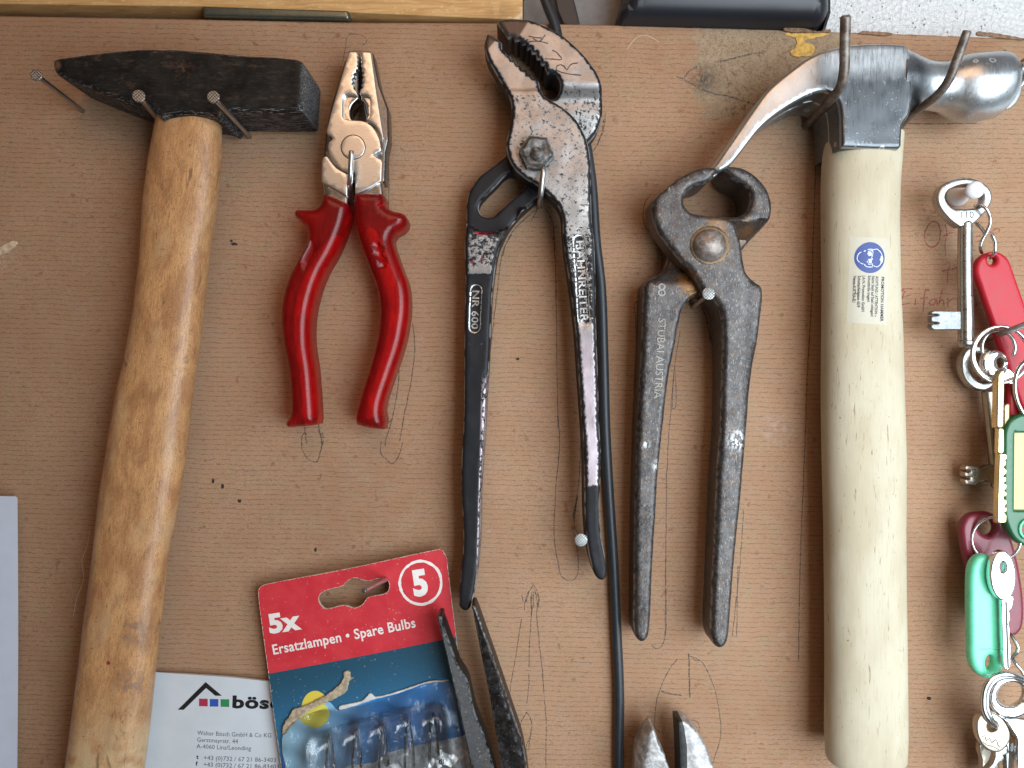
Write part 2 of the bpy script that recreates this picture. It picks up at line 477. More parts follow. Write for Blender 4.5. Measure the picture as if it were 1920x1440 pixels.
PAPER = mat_paper()

def mat_blackhead():
    m = M('worn_black_paint')
    n = m.noise(2.6, 5, rough=.65); fine = m.noise(30, 4, m.sc(m.pc, (.5, 1.6, 1)))
    c = m.mix(m.rng(n, .35, .7), (.007, .007, .007), (.018, .016, .014))
    br = m.math('MULTIPLY', m.rng(m.noise(3.4, 5, m.add(m.sc(m.pc, (.6, 1.5, 1)), (5, 1, 2)), rough=.75), .52, .66), m.rng(m.ed, 60, 5, .35, 1))
    c = m.mix(m.math('MULTIPLY', br, .8), c, (.075, .046, .032))
    rust = m.math('MULTIPLY', m.spot(3.42, 1.27, .05, .26), m.rng(m.noise(22, 3), .52, .62)); c = m.mix(rust, c, (.20, .075, .025))
    tip = m.math('MULTIPLY', m.spot(1.05, 1.22, .08, .05), .8); c = m.mix(tip, c, (.16, .08, .05))
    # scratches through the paint: on edges and the striking face
    sc = m.rng(m.noise(20, 4, m.sc(m.pc, (.30, 1.6, 3.2)), rough=.7), .545, .61)
    edge = m.rng(m.ed, 10, 0, .0, 1)
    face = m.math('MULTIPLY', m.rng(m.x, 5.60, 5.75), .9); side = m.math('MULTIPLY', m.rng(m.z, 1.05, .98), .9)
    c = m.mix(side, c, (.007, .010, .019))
    k = m.math('MULTIPLY', sc, m.math('MAXIMUM', m.math('MAXIMUM', m.math('MULTIPLY', edge, .9), m.math('MAXIMUM', face, side)), .03))
    facey = m.math('MULTIPLY', m.rng(m.noise(40, 3, m.sc(m.pc, (4., .6, 1.0))), .42, .66), m.math('MULTIPLY', face, .75))
    k = m.math('MAXIMUM', k, facey)
    c = m.mix(k, c, (.42, .41, .40))
    m.set(col=c, met=m.math('MULTIPLY', k, .8), rough=m.rng(n, .3, .7, .42, .62), spec=.22)
    m.bump(m.math('ADD', n, m.math('MULTIPLY', fine, .3)), .35, .0003); return m.m

def mat_wood1():
    m = M('varnished_ash_handle')
    u = m.math('ADD', m.x, m.math('MULTIPLY', m.y, .135))     # straighten along the leaning handle
    cx = m.n('ShaderNodeCombineXYZ'); m.put(cx.inputs[0], u); m.put(cx.inputs[1], m.y); m.put(cx.inputs[2], m.z); v = cx.outputs[0]
    blot = m.noise(2.2, 5, m.sc(v, (1.5, .6, 1)), dist=.6, rough=.6); gr = m.noise(16, 6, m.sc(v, (2.6, .26, 2.2)), rough=.7, dist=1.2)
    cc = m.mix(m.rng(blot, .36, .66), (.62, .335, .145), (.42, .205, .088))
    cc = m.mix(m.rng(gr, .42, .72, 0, .65), cc, (.21, .10, .045))
    fleck = m.noise(38, 4, m.sc(v, (1.5, .40, 1)), dist=2, rough=.7); cc = m.mix(m.rng(fleck, .50, .66, 0, .75), cc, (.17, .078, .034))
    pale = m.noise(1.9, 3, m.add(m.sc(v, (1.2, .35, 1)), (3, 3, 0))); cc = m.mix(m.rng(pale, .50, .72, 0, .45), cc, (.56, .39, .22))
    low = m.rng(m.y, 12.6, 14.4, 0, .65); cc = m.mix(m.math('MULTIPLY', low, m.rng(m.noise(3, 3), .3, .6)), cc, (.62, .48, .29))
    ds = m.rng(m.noise(2.6, 3, m.add(m.sc(v, (1.5, .5, 1)), (8, 5, 0)), dist=1), .63, .72, 0, .7); cc = m.mix(ds, cc, (.10, .055, .035))
    g1 = m.math('MULTIPLY', m.spot(2.72, 11.75, .14, .35), m.rng(m.noise(9, 4), .45, .58)); cc = m.mix(m.math('MULTIPLY', g1, .8), cc, (.13, .11, .10))
    g2 = m.math('MULTIPLY', m.spot(2.60, 12.7, .14, .30), m.rng(m.noise(9, 4), .45, .58)); cc = m.mix(m.math('MULTIPLY', g2, .8), cc, (.16, .13, .12))
    cr = m.math('MULTIPLY', m.rng(m.noise(7, 3, m.sc(v, (1.1, 1.0, 1)), dist=4), .495, .505), 0); 
    nick = m.rng(m.noise(15, 3, m.add(m.sc(v, (.6, 1.1, 1)), (7, 0, 0)), dist=3), .645, .69, 0, .8); cc = m.mix(nick, cc, (.05, .035, .03))
    red = m.spot(2.25, 12.28, .035, .02); cc = m.mix(red, cc, (.22, .02, .03))
    m.set(col=cc, rough=m.rng(gr, .3, .7, .38, .52), coat=.25, coatr=.25, spec=.4)
    m.bump(m.math('SUBTRACT', gr, m.math('MULTIPLY', nick, .8)), .22, .0003); return m.m

def mat_wood2():
    m = M('raw_pale_handle')
    gr = m.noise(10, 5, m.sc(m.pc, (2.8, .22, 1.6)), rough=.65, dist=.8); bl = m.noise(1.3, 3, m.sc(m.pc, (1.4, .5, 1)))
    c = m.mix(m.rng(bl, .3, .7), (.49, .425, .305), (.57, .52, .395)); c = m.mix(m.rng(gr, .48, .78, 0, .42), c, (.46, .36, .21))
    crk = m.rng(m.noise(9, 3, m.add(m.sc(m.pc, (2.8, .20, 1)), (4, 1, 0)), dist=2.2), .655, .675, 0, 1)
    c = m.mix(m.math('MULTIPLY', crk, .75), c, (.27, .20, .11))
    dot = m.rng(m.noise(13, 2, m.add(m.pc, (3, 3, 0))), .74, .77, 0, .8); c = m.mix(dot, c, (.10, .07, .04))
    m.set(col=c, rough=.62, spec=.3); m.bump(m.math('SUBTRACT', m.math('MULTIPLY', gr, .6), m.math('MULTIPLY', crk, 1.2)), .35, .0003); return m.m

def mat_iron(name, dark=(.055, .052, .056), lite=(.17, .165, .17), rusty=.5, chips=0):
    m = M(name)
    n = m.noise(7, 6, rough=.7); n2 = m.noise(1.8, 3)
    c = m.mix(m.rng(n, .38, .72), dark, lite)
    ru = m.math('MULTIPLY', m.rng(m.noise(4.5, 5, m.add(m.pc, (3, 1, 8)), rough=.75), .46, .68), rusty); c = m.mix(ru, c, (.12, .065, .040))
    sp = m.rng(m.noise(24, 3), .62, .70, 0, .5); c = m.mix(sp, c, (.24, .20, .165))
    e_ = m.math('MULTIPLY', m.edge(4, 0), m.rng(m.noise(12, 3), .35, .6)); e_ = m.math('MULTIPLY', e_, .7); c = m.mix(e_, c, (.45, .45, .46))
    if chips:
        for (x, y, r_) in chips:
            k = m.math('MULTIPLY', m.spot(x, y, r_*.3, r_), m.rng(m.noise(20, 4, m.sc(m.pc, (1.2, .8, 1))), .44, .54)); c = m.mix(k, c, (.62, .61, .60))
    m.set(col=c, met=.55, rough=m.rng(n, .3, .7, .34, .56)); m.bump(n, .5, .00035); return m.m

def mat_pincers():
    m = M('rusty_forged_iron')
    n = m.noise(13, 6, rough=.75)
    c = m.mix(m.rng(n, .34, .74), (.028, .026, .029), (.110, .102, .100))
    n5 = m.noise(5, 5, m.add(m.pc, (7, 7, 2)), rough=.75); c = m.mix(m.rng(n5, .44, .64, 0, .65), c, (.112, .102, .098))
    ru = m.math('MULTIPLY', m.rng(m.noise(6, 5, m.add(m.pc, (3, 1, 8)), rough=.75), .49, .66), .6); c = m.mix(ru, c, (.095, .058, .040))
    scr = m.rng(m.noise(26, 4, m.sc(m.pc, (1.6, .5, 1)), rough=.7), .56, .64, 0, .5); c = m.mix(scr, c, (.30, .27, .24))
    sp = m.rng(m.noise(30, 4), .60, .72, 0, .4); c = m.mix(sp, c, (.26, .21, .165))
    for (x, y, r_, k_) in ((13.31, 4.6, .42, 1.), (12.88, 5.2, .24, 1.), (12.95, 5.45, .2, .9), (14.0, 4.35, .25, .6), (12.65, 4.95, .2, .6), (13.4, 4.1, .3, .5)):
        k = m.math('MULTIPLY', m.spot(x, y, r_*.65, r_*.5), m.rng(m.noise(8, 4), .34, .58)); c = m.mix(m.math('MULTIPLY', k, k_), c, (.30, .150, .050))
    for (x, y, r_) in ((13.88, 8.25, .30), (12.13, 8.35, .13), (12.38, 8.75, .16), (12.53, 3.55, .08)):
        k = m.math('MULTIPLY', m.spot(x, y, r_*.4, r_*.7), m.rng(m.noise(17, 4, m.sc(m.pc, (1.4, .8, 1))), .45, .55)); c = m.mix(k, c, (.62, .62, .62))
    e_ = m.math('MULTIPLY', m.edge(4, 0), m.rng(m.noise(9, 3), .38, .6)); c = m.mix(m.math('MULTIPLY', e_, .75), c, (.48, .48, .48))
    m.set(col=c, met=.6, rough=m.rng(n, .3, .7, .30, .50)); m.bump(n, .45, .00028); return m.m

def mat_pump(jaw=False):
    """pitted chrome where the black paint has worn away"""
    m = M('worn_chrome_black_paint')
    pit = m.noise(12, 6, rough=.78); pit2 = m.noise(26, 4)
    edn = m.math('ADD', m.ed, m.math('MULTIPLY', m.math('SUBTRACT', m.noise(13, 4), .5), 11))
    # amount of bare metal down the tool
    r_ = m.n('ShaderNodeValToRGB'); m.t.links.new(m.rng(m.y, 0, 14.4), r_.inputs[0])
    q = m.n('ShaderNodeMapRange'); m.put(q.inputs[0], m.y); q.inputs[1].default_value = 0; q.inputs[2].default_value = 14.4
    m.t.links.new(q.outputs[0], r_.inputs[0]); cr = r_.color_ramp; cr.interpolation = 'LINEAR'
    if jaw: st = [(0, .8), (160, .66), (168, .60), (190, .57), (262, .56), (285, .30), (425, .34), (440, .50), (495, .50), (512, .70), (518, .20), (640, .36), (700, .18), (1440, .16)]
    else: st = [(0, .8), (166, .70), (180, .57), (240, .585), (430, .575), (450, .49), (600, .44), (622, .9), (895, .9), (915, .45), (960, .02), (1440, .02)]
    while len(cr.elements) < len(st): cr.elements.new(.5)
    for el, (y_, v_) in zip(cr.elements, st): el.position = y_/1440; el.color = (v_, v_, v_, 1)
    am = r_.outputs[0]
    k = m.rng(m.math('ADD', m.math('MULTIPLY', pit, .9), m.math('MULTIPLY', am, 1.0)), 0.93, 1.0)
    k = m.math('MULTIPLY', k, m.rng(edn, 5.5, 8))
    if not jaw: pass
    lo = m.math('MULTIPLY', m.math('MULTIPLY', m.rng(m.y, 6.9, 7.4), m.rng(m.noise(15, 5, m.sc(m.pc, (1, .7, 1)), rough=.75), .44, .50)), m.math('MULTIPLY', m.rng(m.math('ADD', m.x, m.math('MULTIPLY', m.y, .028)), 9.215, 9.255), m.rng(m.y, 11.3, 11.1))) if jaw else None
    if lo is not None: k = m.math('MAXIMUM', k, lo)
    met = m.mix(m.rng(m.noise(3, 3), .35, .65), (.33, .31, .30), (.43, .405, .395))
    met = m.mix(m.rng(pit2, .5, .75, 0, .5), met, (.24, .22, .21))
    met = m.mix(m.rng(m.y, 5.9, 6.6, 0, .8), met, (.36, .29, .32))
    c = m.mix(k, (.016, .016, .019), met)
    # dark burnt tips
    if jaw: tipm = m.math('MULTIPLY', m.rng(m.math('ADD', m.x, m.math('MULTIPLY', m.y, .63)), 10.26, 10.20), m.rng(m.y, 1.0, .9))
    else: tipm = m.math('MULTIPLY', m.rng(m.math('ADD', m.y, m.math('MULTIPLY', m.x, 1.16)), 11.57, 11.51), m.rng(m.y, 1.2, 1.1))
    c = m.mix(m.math('MULTIPLY', tipm, .88), c, (.060, .040, .030))
    if jaw:
        red = m.math('MULTIPLY', m.box(8.90, 9.24, 4.33, 4.43, .02), m.rng(m.noise(6, 2), .42, .5)); c = m.mix(red, c, (.34, .02, .03))
        r2 = m.math('MAXIMUM', m.spot(8.87, 4.92, .025, .012), m.spot(9.04, 4.88, .022, .012)); c = m.mix(r2, c, (.34, .02, .03))
    rim = m.math('MULTIPLY', m.edge(3.0, .6), m.rng(m.noise(4, 3), .42, .6)); rim = m.math('MULTIPLY', rim, .75)
    c = m.mix(rim, c, (.60, .60, .60))
    kk = m.math('MAXIMUM', k, rim)
    m.set(col=c, met=m.math('ADD', m.math('MULTIPLY', kk, .75), .05), spec=.22, rough=m.math('SUBTRACT', .44, m.math('MULTIPLY', k, .04)))
    m.bump(m.math('ADD', m.math('MULTIPLY', k, .8), m.math('MULTIPLY', pit2, .35)), .4, .00025); return m.m

def mat_steel(name, col=(.60, .61, .62), rough=.3, streak=(1, 1, 1), dust=0, var=.2, met=1.0, speck=0):
    m = M(name)
    g = m.noise(22, 4, m.sc(m.pc, streak)); b = m.noise(1.6, 3)
    c = m.mix(m.rng(b, .35, .65), tuple(x*(1-var) for x in col), col)
    c = m.mix(m.rng(g, .45, .8, 0, .35), c, tuple(x*.55 for x in col))
    me = met
    if speck:
        s_ = m.rng(m.noise(17, 2), .66, .72, 0, speck); c = m.mix(s_, c, (.04, .03, .02))
    if dust:
        d_ = m.math('MULTIPLY', m.rng(m.noise(30, 2), .665, .70), m.rng(m.noise(2.2, 2), .4, .55)); d_ = m.math('MULTIPLY', d_, dust); c = m.mix(d_, c, (.8, .82, .83))
        me = m.math('SUBTRACT', met, m.math('MULTIPLY', d_, met))
    m.set(col=c, met=me, rough=m.rng(g, .3, .7, rough*.85, rough*1.25)); m.bump(g, .12, .0002); return m.m

def mat_claw():
    m = M('brushed_hammer_steel')
    g = m.noise(24, 4, m.sc(m.pc, (2.2, .16, 1)), rough=.6); b = m.noise(1.6, 3)
    # ground steel; darker reflections painted into the cheek, socket and lower claw
    low = m.math('MULTIPLY', m.rng(m.math('ADD', m.y, m.math('MULTIPLY', m.noise(3, 2), .3)), 1.35, 1.72), m.rng(m.x, 15.2, 15.7)); low = m.math('MULTIPLY', low, m.rng(m.x, 17.3, 16.9))
    c = m.mix(m.rng(b, .35, .65), (.50, .525, .55), (.60, .625, .65)); c = m.mix(m.rng(g, .45, .85, 0, .14), c, (.33, .34, .36))
    c = m.mix(m.math('MULTIPLY', low, .9), c, (.085, .092, .102))
    cl = m.math('MULTIPLY', m.rng(m.math('SUBTRACT', m.y, m.math('MULTIPLY', m.math('SUBTRACT', 15.5, m.x), .95)), 1.0, 1.45), m.rng(m.x, 15.6, 15.2)); c = m.mix(m.math('MULTIPLY', cl, .55), c, (.20, .21, .225))
    dr = m.vor(3.0); ring = m.math('MULTIPLY', m.rng(dr[0], .10, .13), m.rng(dr[0], .19, .16)); ring = m.math('MULTIPLY', ring, m.rng(m.noise(1.4, 2, m.add(m.pc, (0, 4, 0))), .55, .62))
    d_ = m.math('MULTIPLY', m.rng(m.noise(42, 2), .655, .70), m.rng(m.noise(2.2, 2), .42, .58)); d_ = m.math('MAXIMUM', d_, m.math('MULTIPLY', ring, .7)); d_ = m.math('MULTIPLY', d_, .75)
    e_ = m.math('MULTIPLY', m.edge(3.0, .5), .5); c = m.mix(e_, c, (.85, .86, .87))
    c = m.mix(d_, c, (.82, .84, .86))
    m.set(col=c, met=m.math('SUBTRACT', .92, m.math('MULTIPLY', d_, .8)), rough=m.rng(g, .3, .7, .27, .42)); m.bump(g, .12, .0002); return m.m

def mat_grip():
    m = M('translucent_red_plastic')
    n = m.noise(9, 4, m.sc(m.pc, (1.6, .4, 1))); s_ = m.rng(m.noise(38, 2, m.sc(m.pc, (1, 1, 1)), dist=3), .72, .74, 0, .3)
    c = m.mix(m.rng(n, .35, .7), (.48, .005, .009), (.66, .012, .014)); c = m.mix(s_, c, (.8, .35, .33))
    m.set(col=c, rough=.27, trans=.80, ior=1.42, coat=.0, coatr=.06, sss=0.0); m.bump(m.noise(16, 3), .06, .0002); return m.m

def mat_wall():
    m = M('white_roughcast_plaster')
    n = m.noise(13, 4, rough=.6, dist=.6); d, _ = m.vor(11, m.add(m.pc, (0, 0, 0)))
    pit = m.math('MULTIPLY', m.rng(d, .24, .12), m.rng(m.noise(6, 2), .52, .6))
    c = m.mix(m.rng(n, .3, .7), (.72, .75, .77), (.80, .83, .85)); c = m.mix(m.math('MULTIPLY', pit, .7), c, (.36, .33, .31))
    m.set(col=c, rough=.85, spec=.2); m.bump(m.math('SUBTRACT', n, m.math('MULTIPLY', pit, .7)), 1.0, .0018); return m.m

def mat_graphite(name, col, k=.75, lo=.30):
    m = M(name); m.set(col=col, rough=.6, alpha=m.math('MULTIPLY', m.rng(m.noise(26, 4, rough=.7), lo, lo+.3), k)); return m.m

def mat_plank():
    m = M('pine_plank'); gr = m.noise(6, 5, m.sc(m.pc, (.25, 3.0, 1)), dist=.8)
    c = m.mix(m.rng(gr, .35, .7), (.62, .38, .16), (.46, .25, .09)); c = m.mix(m.rng(m.noise(18, 3, m.sc(m.pc, (.5, 1.2, 1))), .6, .7, 0, .5), c, (.78, .62, .38))
    kn = m.math('MULTIPLY', m.spot(9.35, .25, .1, .3), m.rng(m.noise(5, 3), .35, .6)); c = m.mix(m.math('MULTIPLY', kn, .7), c, (.13, .07, .03))
    m.set(col=c, rough=.42, coat=.25, coatr=.3); m.bump(gr, .3, .0004); return m.m

def mat_card():
    m = M('printed_blister_card')
    # across-card coordinate: band edge runs (503.6,1263) -> (856.5,1194)
    v = m.math('ADD', m.y, m.math('MULTIPLY', m.x, .1955)); t = m.rng(v, 13.612, 13.618)
    red = m.mix(m.rng(m.noise(3, 3), .3, .7), (.56, .030, .045), (.62, .045, .060))
    blue = m.mix(m.rng(v, 13.6, 14.9), (.018, .075, .125), (.030, .150, .290))
    blue = m.mix(m.rng(v, 14.9, 15.6), blue, (.03, .10, .34))
    c = m.mix(t, red, blue)
    sp = m.rng(m.noise(24, 3), .68, .72, 0, .5); c = m.mix(sp, c, (.75, .6, .55))
    edn = m.math('ADD', m.ed, m.math('MULTIPLY', m.math('SUBTRACT', m.noise(20, 3), .5), 4)); c = m.mix(m.rng(edn, .9, .1), c, (.60, .54, .47))
    m.set(col=c, rough=.40, spec=.4); m.bump(m.noise(2.5, 3), .15, .001); return m.m

def simple(name, col, rough=.5, **k):
    m = M(name); m.set(col=col, rough=rough, **k); return m.m

MB = mat_blackhead(); MW1 = mat_wood1(); MW2 = mat_wood2(); MPUMPF = mat_pump(False); MPUMPR = mat_pump(True); MPIN = mat_pincers()
MCLAW = mat_claw(); MGRIP = mat_grip(); MWALL = mat_wall(); MPLANK = mat_plank(); MCARD = mat_card()
MPEN = mat_graphite('graphite', (.045, .044, .048), .78, .32); MPENB = mat_graphite('blue_grey_pencil', (.06, .085, .10), .75, .35)
MREDP = mat_graphite('red_pencil', (.30, .035, .04), .85, .32)
MNAIL = mat_steel('zinc_nail', (.56, .55, .54), .34, (1, 1, 1), var=.25, speck=.35)
def mat_nailhead(name, c0, c1):
    m = M(name); fx = m.math('ABSOLUTE', m.math('SINE', m.math('MULTIPLY', m.math('ADD', m.x, m.y), 62))); fy = m.math('ABSOLUTE', m.math('SINE', m.math('MULTIPLY', m.math('SUBTRACT', m.x, m.y), 62)))
    g = m.math('MAXIMUM', m.rng(fx, .45, .1), m.rng(fy, .45, .1)); m.set(col=m.mix(g, c0, c1), met=.75, rough=.5); m.bump(g, .6, .0003); return m.m
MNAILH = mat_nailhead('nail_head', (.40, .33, .27), (.06, .045, .04))
MWIRE = mat_steel('bright_wire', (.66, .66, .66), .22, speck=.1)
MRUSTROD = mat_iron('rusty_rod', (.14, .115, .10), (.34, .30, .27), .55)
MIRON = mat_iron('dark_tool_steel', (.012, .012, .013), (.048, .047, .048), .2)
MJAW = mat_steel('polished_plier_steel', (.88, .88, .86), .32, (.3, 2.5, 1), var=.06, speck=.12)
MCHROME = mat_steel('dull_chrome', (.62, .62, .62), .2, var=.15)
MDARKMET = simple('dark_recess_steel', (.05, .045, .04), .4, met=.7)
MCUT = mat_iron('cutter_steel', (.30, .29, .29), (.72, .71, .70), .12)
MKEY = mat_steel('nickel_key', (.46, .455, .44), .30, speck=.08, var=.15)
MKEYB = mat_steel('polished_key', (.90, .92, .94), .16, var=.05)
MBRASS = mat_steel('brass', (.80, .68, .40), .26, speck=.08)
MBRONZE = mat_steel('nickel_brass', (.52, .46, .38), .34, speck=.08)
MBLACKP = simple('black_plastic', (.014, .016, .022), .34, spec=.5)
MCABLE = plain('black_rubber_cable', (.022, .027, .034), .42, scale=8, spec=.5)
MREDT = plain('red_tag_plastic', (.46, .014, .028), .36, var=.06, spec=.35); MMAROON = plain('maroon_tag_plastic', (.19, .018, .038), .36, var=.06, coat=.2)
MGREEN = plain('dark_green_tag_plastic', (.010, .120, .045), .30, var=.05, coat=.3); MMINT = plain('mint_tag_plastic', (.16, .72, .46), .28, var=.04, coat=.3)
MWHITEP = simple('white_pin_plastic', (.76, .74, .80), .22, sss=.2, coat=.3)
MINSERT = plain('paper_insert', (.60, .50, .27), .5, var=.08)
MWHITE = plain('white_print', (.80, .77, .74), .5, var=.05)
MBLACKI = simple('black_ink', (.014, .016, .018), .35); MGREYI = simple('grey_ink', (.13, .135, .15), .5)
MCARDP = plain('white_card_stock', (.60, .65, .71), .45, var=.03, scale=2); MSHEET = plain('white_sheet', (.58, .64, .76), .5, var=.03, scale=2)
MYEL = plain('yellow_backing', (.60, .37, .08), .6, var=.3, scale=12); MFIBRE = plain('torn_cardboard', (.42, .34, .24), .85, var=.3, scale=16, bump=.6)

# ---------------------------------------------------------------- setting: wall
def sheet(name, x0, x1, y0, y1, h, mat, parent=None, n=2, thick=0):
    V = []; F = []; pc = []
    for j in range(n+1):
        for i in range(n+1):
            x = x0+(x1-x0)*i/n; y = y0+(y1-y0)*j/n; V.append(P(x, y, h, ref=0)); pc.append((x/100, y/100, 0))
    for j in range(n):
        for i in range(n):
            a = j*(n+1)+i; F.append((a, a+n+1, a+n+2, a+1))
    return link(name, V, F, mat, parent, pc, [50]*len(V), flat=True)
o = sheet('wall', -1500, 3400, -1600, 3000, -19.5, MWALL); o['kind'] = 'structure'; o['label'] = 'white roughcast plaster wall behind the board'

# ---------------------------------------------------------------- tool board
board = thing('tool_board', 'wide board covered in ribbed brown kraft paper with pencilled tool outlines', 'board', (960, 900, -9))
def board_top(x): return np.interp(x, [-60, 0, 300, 660, 980, 1160, 1450, 1560, 1700, 1920, 2000], [27, 28, 33, 40, 42, 46, 54, 58, 62, 71, 74])
top = [(x, float(board_top(x))+(1.3*mnoise.noise((x*.05, 0, 0)) if x > 1100 else .4*mnoise.noise((x*.05, 0, 0)))) for x in range(-60, 2001, 15)]
outl = [(p[0], p[1], 1) for p in top]+[(2000, 1520, 1), (-60, 1520, 1)]
solid('paper_covering', outl, 0, -17, PAPER, board, r=6, rh=1.6, grid=24, step=12, ref=0,
      hfun=lambda x, y: .35*np.sin(x*.006+1)*np.sin(y*.005))
bd = board.children[0]
def on_board(name, paths, wd, mat):
    if name == 'red_handwriting': return stroke(name, paths, wd, mat, board, on=bd)
    for p_ in paths: stroke(name, [p_], wd*.92, mat, board, on=bd)
# torn patch and loose paper flaps at the top edge
solid('exposed_backing', T([(1450, 130), (1530, 160), (1570, 210), (1545, 270), (1500, 310), (1530, 350), (1640, 355), (1730, 330), (1735, 250), (1640, 205), (1700, 180), (1830, 150), (1900, 110), (1760, 112), (1600, 125)], 5.333, 1200, 40),
      .40, .1, MYEL, board, r=2, rh=.1, jag=2.5, ref=0)
MFLAP = plain('torn_paper_edge', (.22, .13, .08), .8, var=.4, scale=14, bump=.5)
solid('torn_flap', T([(1430, 75), (1470, 50), (1560, 55), (1660, 85), (1780, 105), (1900, 100), (1790, 120), (1560, 118), (1450, 105)], 5.333, 1200, 40), 1.1, .2, MFLAP, board, r=2, rh=.3, jag=1.5, ref=0)
solid('torn_flap', [(1610, 62), (1630, 60), (1672, 64), (1662, 68), (1625, 65)], .9, .2, MFLAP, board, r=1, rh=.2, jag=1, ref=0)
solid('torn_flap', [(1828, 64), (1850, 62), (1880, 66), (1905, 71), (1925, 75), (1890, 74), (1850, 69)], .9, .2, MFLAP, board, r=1, rh=.2, jag=1, ref=0)
solid('torn_flap', [(-20, 478), (2, 462), (26, 452), (34, 456), (20, 470), (4, 478)], .6, .1, plain('scuffed_paper', (.52, .40, .28), .8, var=.3, scale=14), board, r=1, rh=.2, jag=2, ref=0)
c3 = (2.88, 480, 400); c5 = (4, 820, 440); c6 = (3.4275, 820, 780); c4 = (3.13, 820, 20); cn = (3.097, 780, 1080); c8 = (2.323, 1160, 620); c7 = (4, 1160, 280); cl = (5.333, 1200, 40)
on_board('pencil_outline', [T(q, *c3) for q in (
    [(410, 260), (370, 370), (330, 510), (308, 640), (300, 700)], [(262, 1150), (268, 1200), (275, 1245)], [(338, 1135), (345, 1190), (352, 1205)],
    [(275, 1195), (262, 1185), (250, 1200), (248, 1260), (262, 1300), (280, 1325), (310, 1343), (330, 1343), (345, 1300), (355, 1250), (352, 1190), (365, 1188)], [(362, 1195), (364, 1230), (352, 1280), (345, 1292)],
    [(845, 590), (857, 700), (850, 830), (820, 1000), (795, 1120), (776, 1230)], [(777, 790), (765, 950), (735, 1110), (715, 1180), (697, 1232), (700, 1255)], [(730, 1115), (700, 1150)],
    [(675, 1230), (675, 1298), (705, 1325), (735, 1352), (775, 1300), (792, 1235)])], 1.9, MPEN)
on_board('pencil_outline', [T(q, 3.43, 480, 60) for q in (
    [(560, 190), (575, 90), (590, 25), (640, 12), (690, 25), (712, 50), (705, 72), (680, 85)], [(590, 125), (640, 120), (740, 128)], [(845, 480), (850, 700), (855, 950), (850, 1130)])]
    + [[(650, 1130), (651, 1131)]], 1.3, MPEN)
on_board('pencil_outline', [T([(590, 1160), (500, 1235), (440, 1300), (400, 1380), (385, 1440)], *c4), T([(590, 1160), (560, 1215), (550, 1235)], *c4), T([(630, 1160), (660, 1200), (685, 1290), (690, 1440)], *c4),
    T([(560, 0), (505, 90), (475, 200), (455, 380), (430, 600), (400, 850)], *c5), T([(870, 0), (885, 200), (890, 500), (895, 900), (905, 1440)], *c5),
    T([(776, 0), (786, 180), (765, 430), (755, 560), (752, 780), (775, 940), (800, 1030), (850, 1062), (895, 1030), (908, 960), (895, 830)], *c6),
    T([(925, 150), (912, 400), (892, 560), (880, 690)], *c6), T([(975, 640), (965, 720), (935, 790), (900, 850)], *c4), T([(985, 600), (975, 700), (940, 790)], *c4)], 1.8, MPEN)
on_board('pencil_outline', [T([(878, 660), (885, 600), (900, 520)], *c6)], 3.2, MPEN)
on_board('pencil_outline', [T(q, *cn) for q in ([(612, 250), (590, 400), (560, 580), (538, 710)], [(615, 110), (622, 150)], [(682, 50), (645, 110), (632, 160), (630, 200)], [(682, 50), (705, 90), (716, 140), (706, 180)], [(660, 80), (640, 150)], [(690, 80), (704, 150), (700, 220), (715, 380), (735, 560), (748, 740), (758, 880), (754, 1000), (755, 1125)],
    [(672, 95), (674, 190), (665, 300), (657, 440), (655, 530)], [(655, 565), (655, 640), (643, 738)], [(690, 100), (712, 120), (708, 180)], [(668, 120), (670, 230)], [(680, 90), (684, 180)],
    [(640, 790), (615, 840), (605, 900), (612, 960), (622, 1010)], [(640, 790), (665, 830), (672, 870), (662, 940), (640, 985), (645, 1060), (640, 1120)], [(665, 940), (650, 1010)])], 1.7, MPEN)
on_board('pencil_outline', [T(q, *cn) for q in ([(1450, -120), (1452, 120), (1450, 330), (1428, 410), (1395, 422), (1368, 400)], [(1520, 482), (1480, 530), (1450, 580), (1415, 660), (1395, 740), (1385, 820), (1388, 880), (1415, 905)],
    [(1590, 465), (1630, 480), (1660, 500), (1700, 570), (1735, 660), (1755, 750), (1768, 850), (1768, 940), (1745, 1020), (1720, 1100)], [(1570, 840), (1620, 838), (1645, 870), (1640, 905), (1600, 930)], [(1870, -60), (1862, 350)], [(1600, 465), (1620, 490), (1650, 490)])], 1.7, MPEN)
on_board('pencil_outline', [T(q, *cn) for q in ([(1583, 450), (1586, 560), (1590, 705)], [(1422, 668), (1480, 685), (1545, 695)])], 3.0, MPEN)
on_board('pencil_outline', [T([(395, 0), (415, 120), (422, 300), (418, 600), (412, 900)], *c8), T([(268, 0), (245, 150), (222, 420), (210, 620), (208, 760), (206, 1000), (204, 1200), (203, 1330)], *c8), T([(245, 160), (250, 330), (235, 340), (240, 180)], *c8),
    T([(240, 340), (200, 390), (185, 460), (190, 550), (215, 605), (240, 622), (265, 690), (320, 780), (325, 850), (310, 930)], *c7), T([(165, 1060), (150, 1130), (115, 1160), (125, 1240), (130, 1440)], *c7), T([(615, 1170), (655, 1260), (680, 1380), (680, 1440)], *c7), T([(545, 780), (530, 1000), (515, 1150), (495, 1330)], *c8)], 1.7, MPEN)
on_board('pencil_outline', [[(1530, 300), (1526, 420), (1522, 560), (1514, 700), (1508, 860), (1500, 1060), (1497, 1240)], [(1693, 231), (1760, 232), (1832, 231)], [(1470, 205), (1500, 211), (1522, 216)]], 1.9, MPEN)
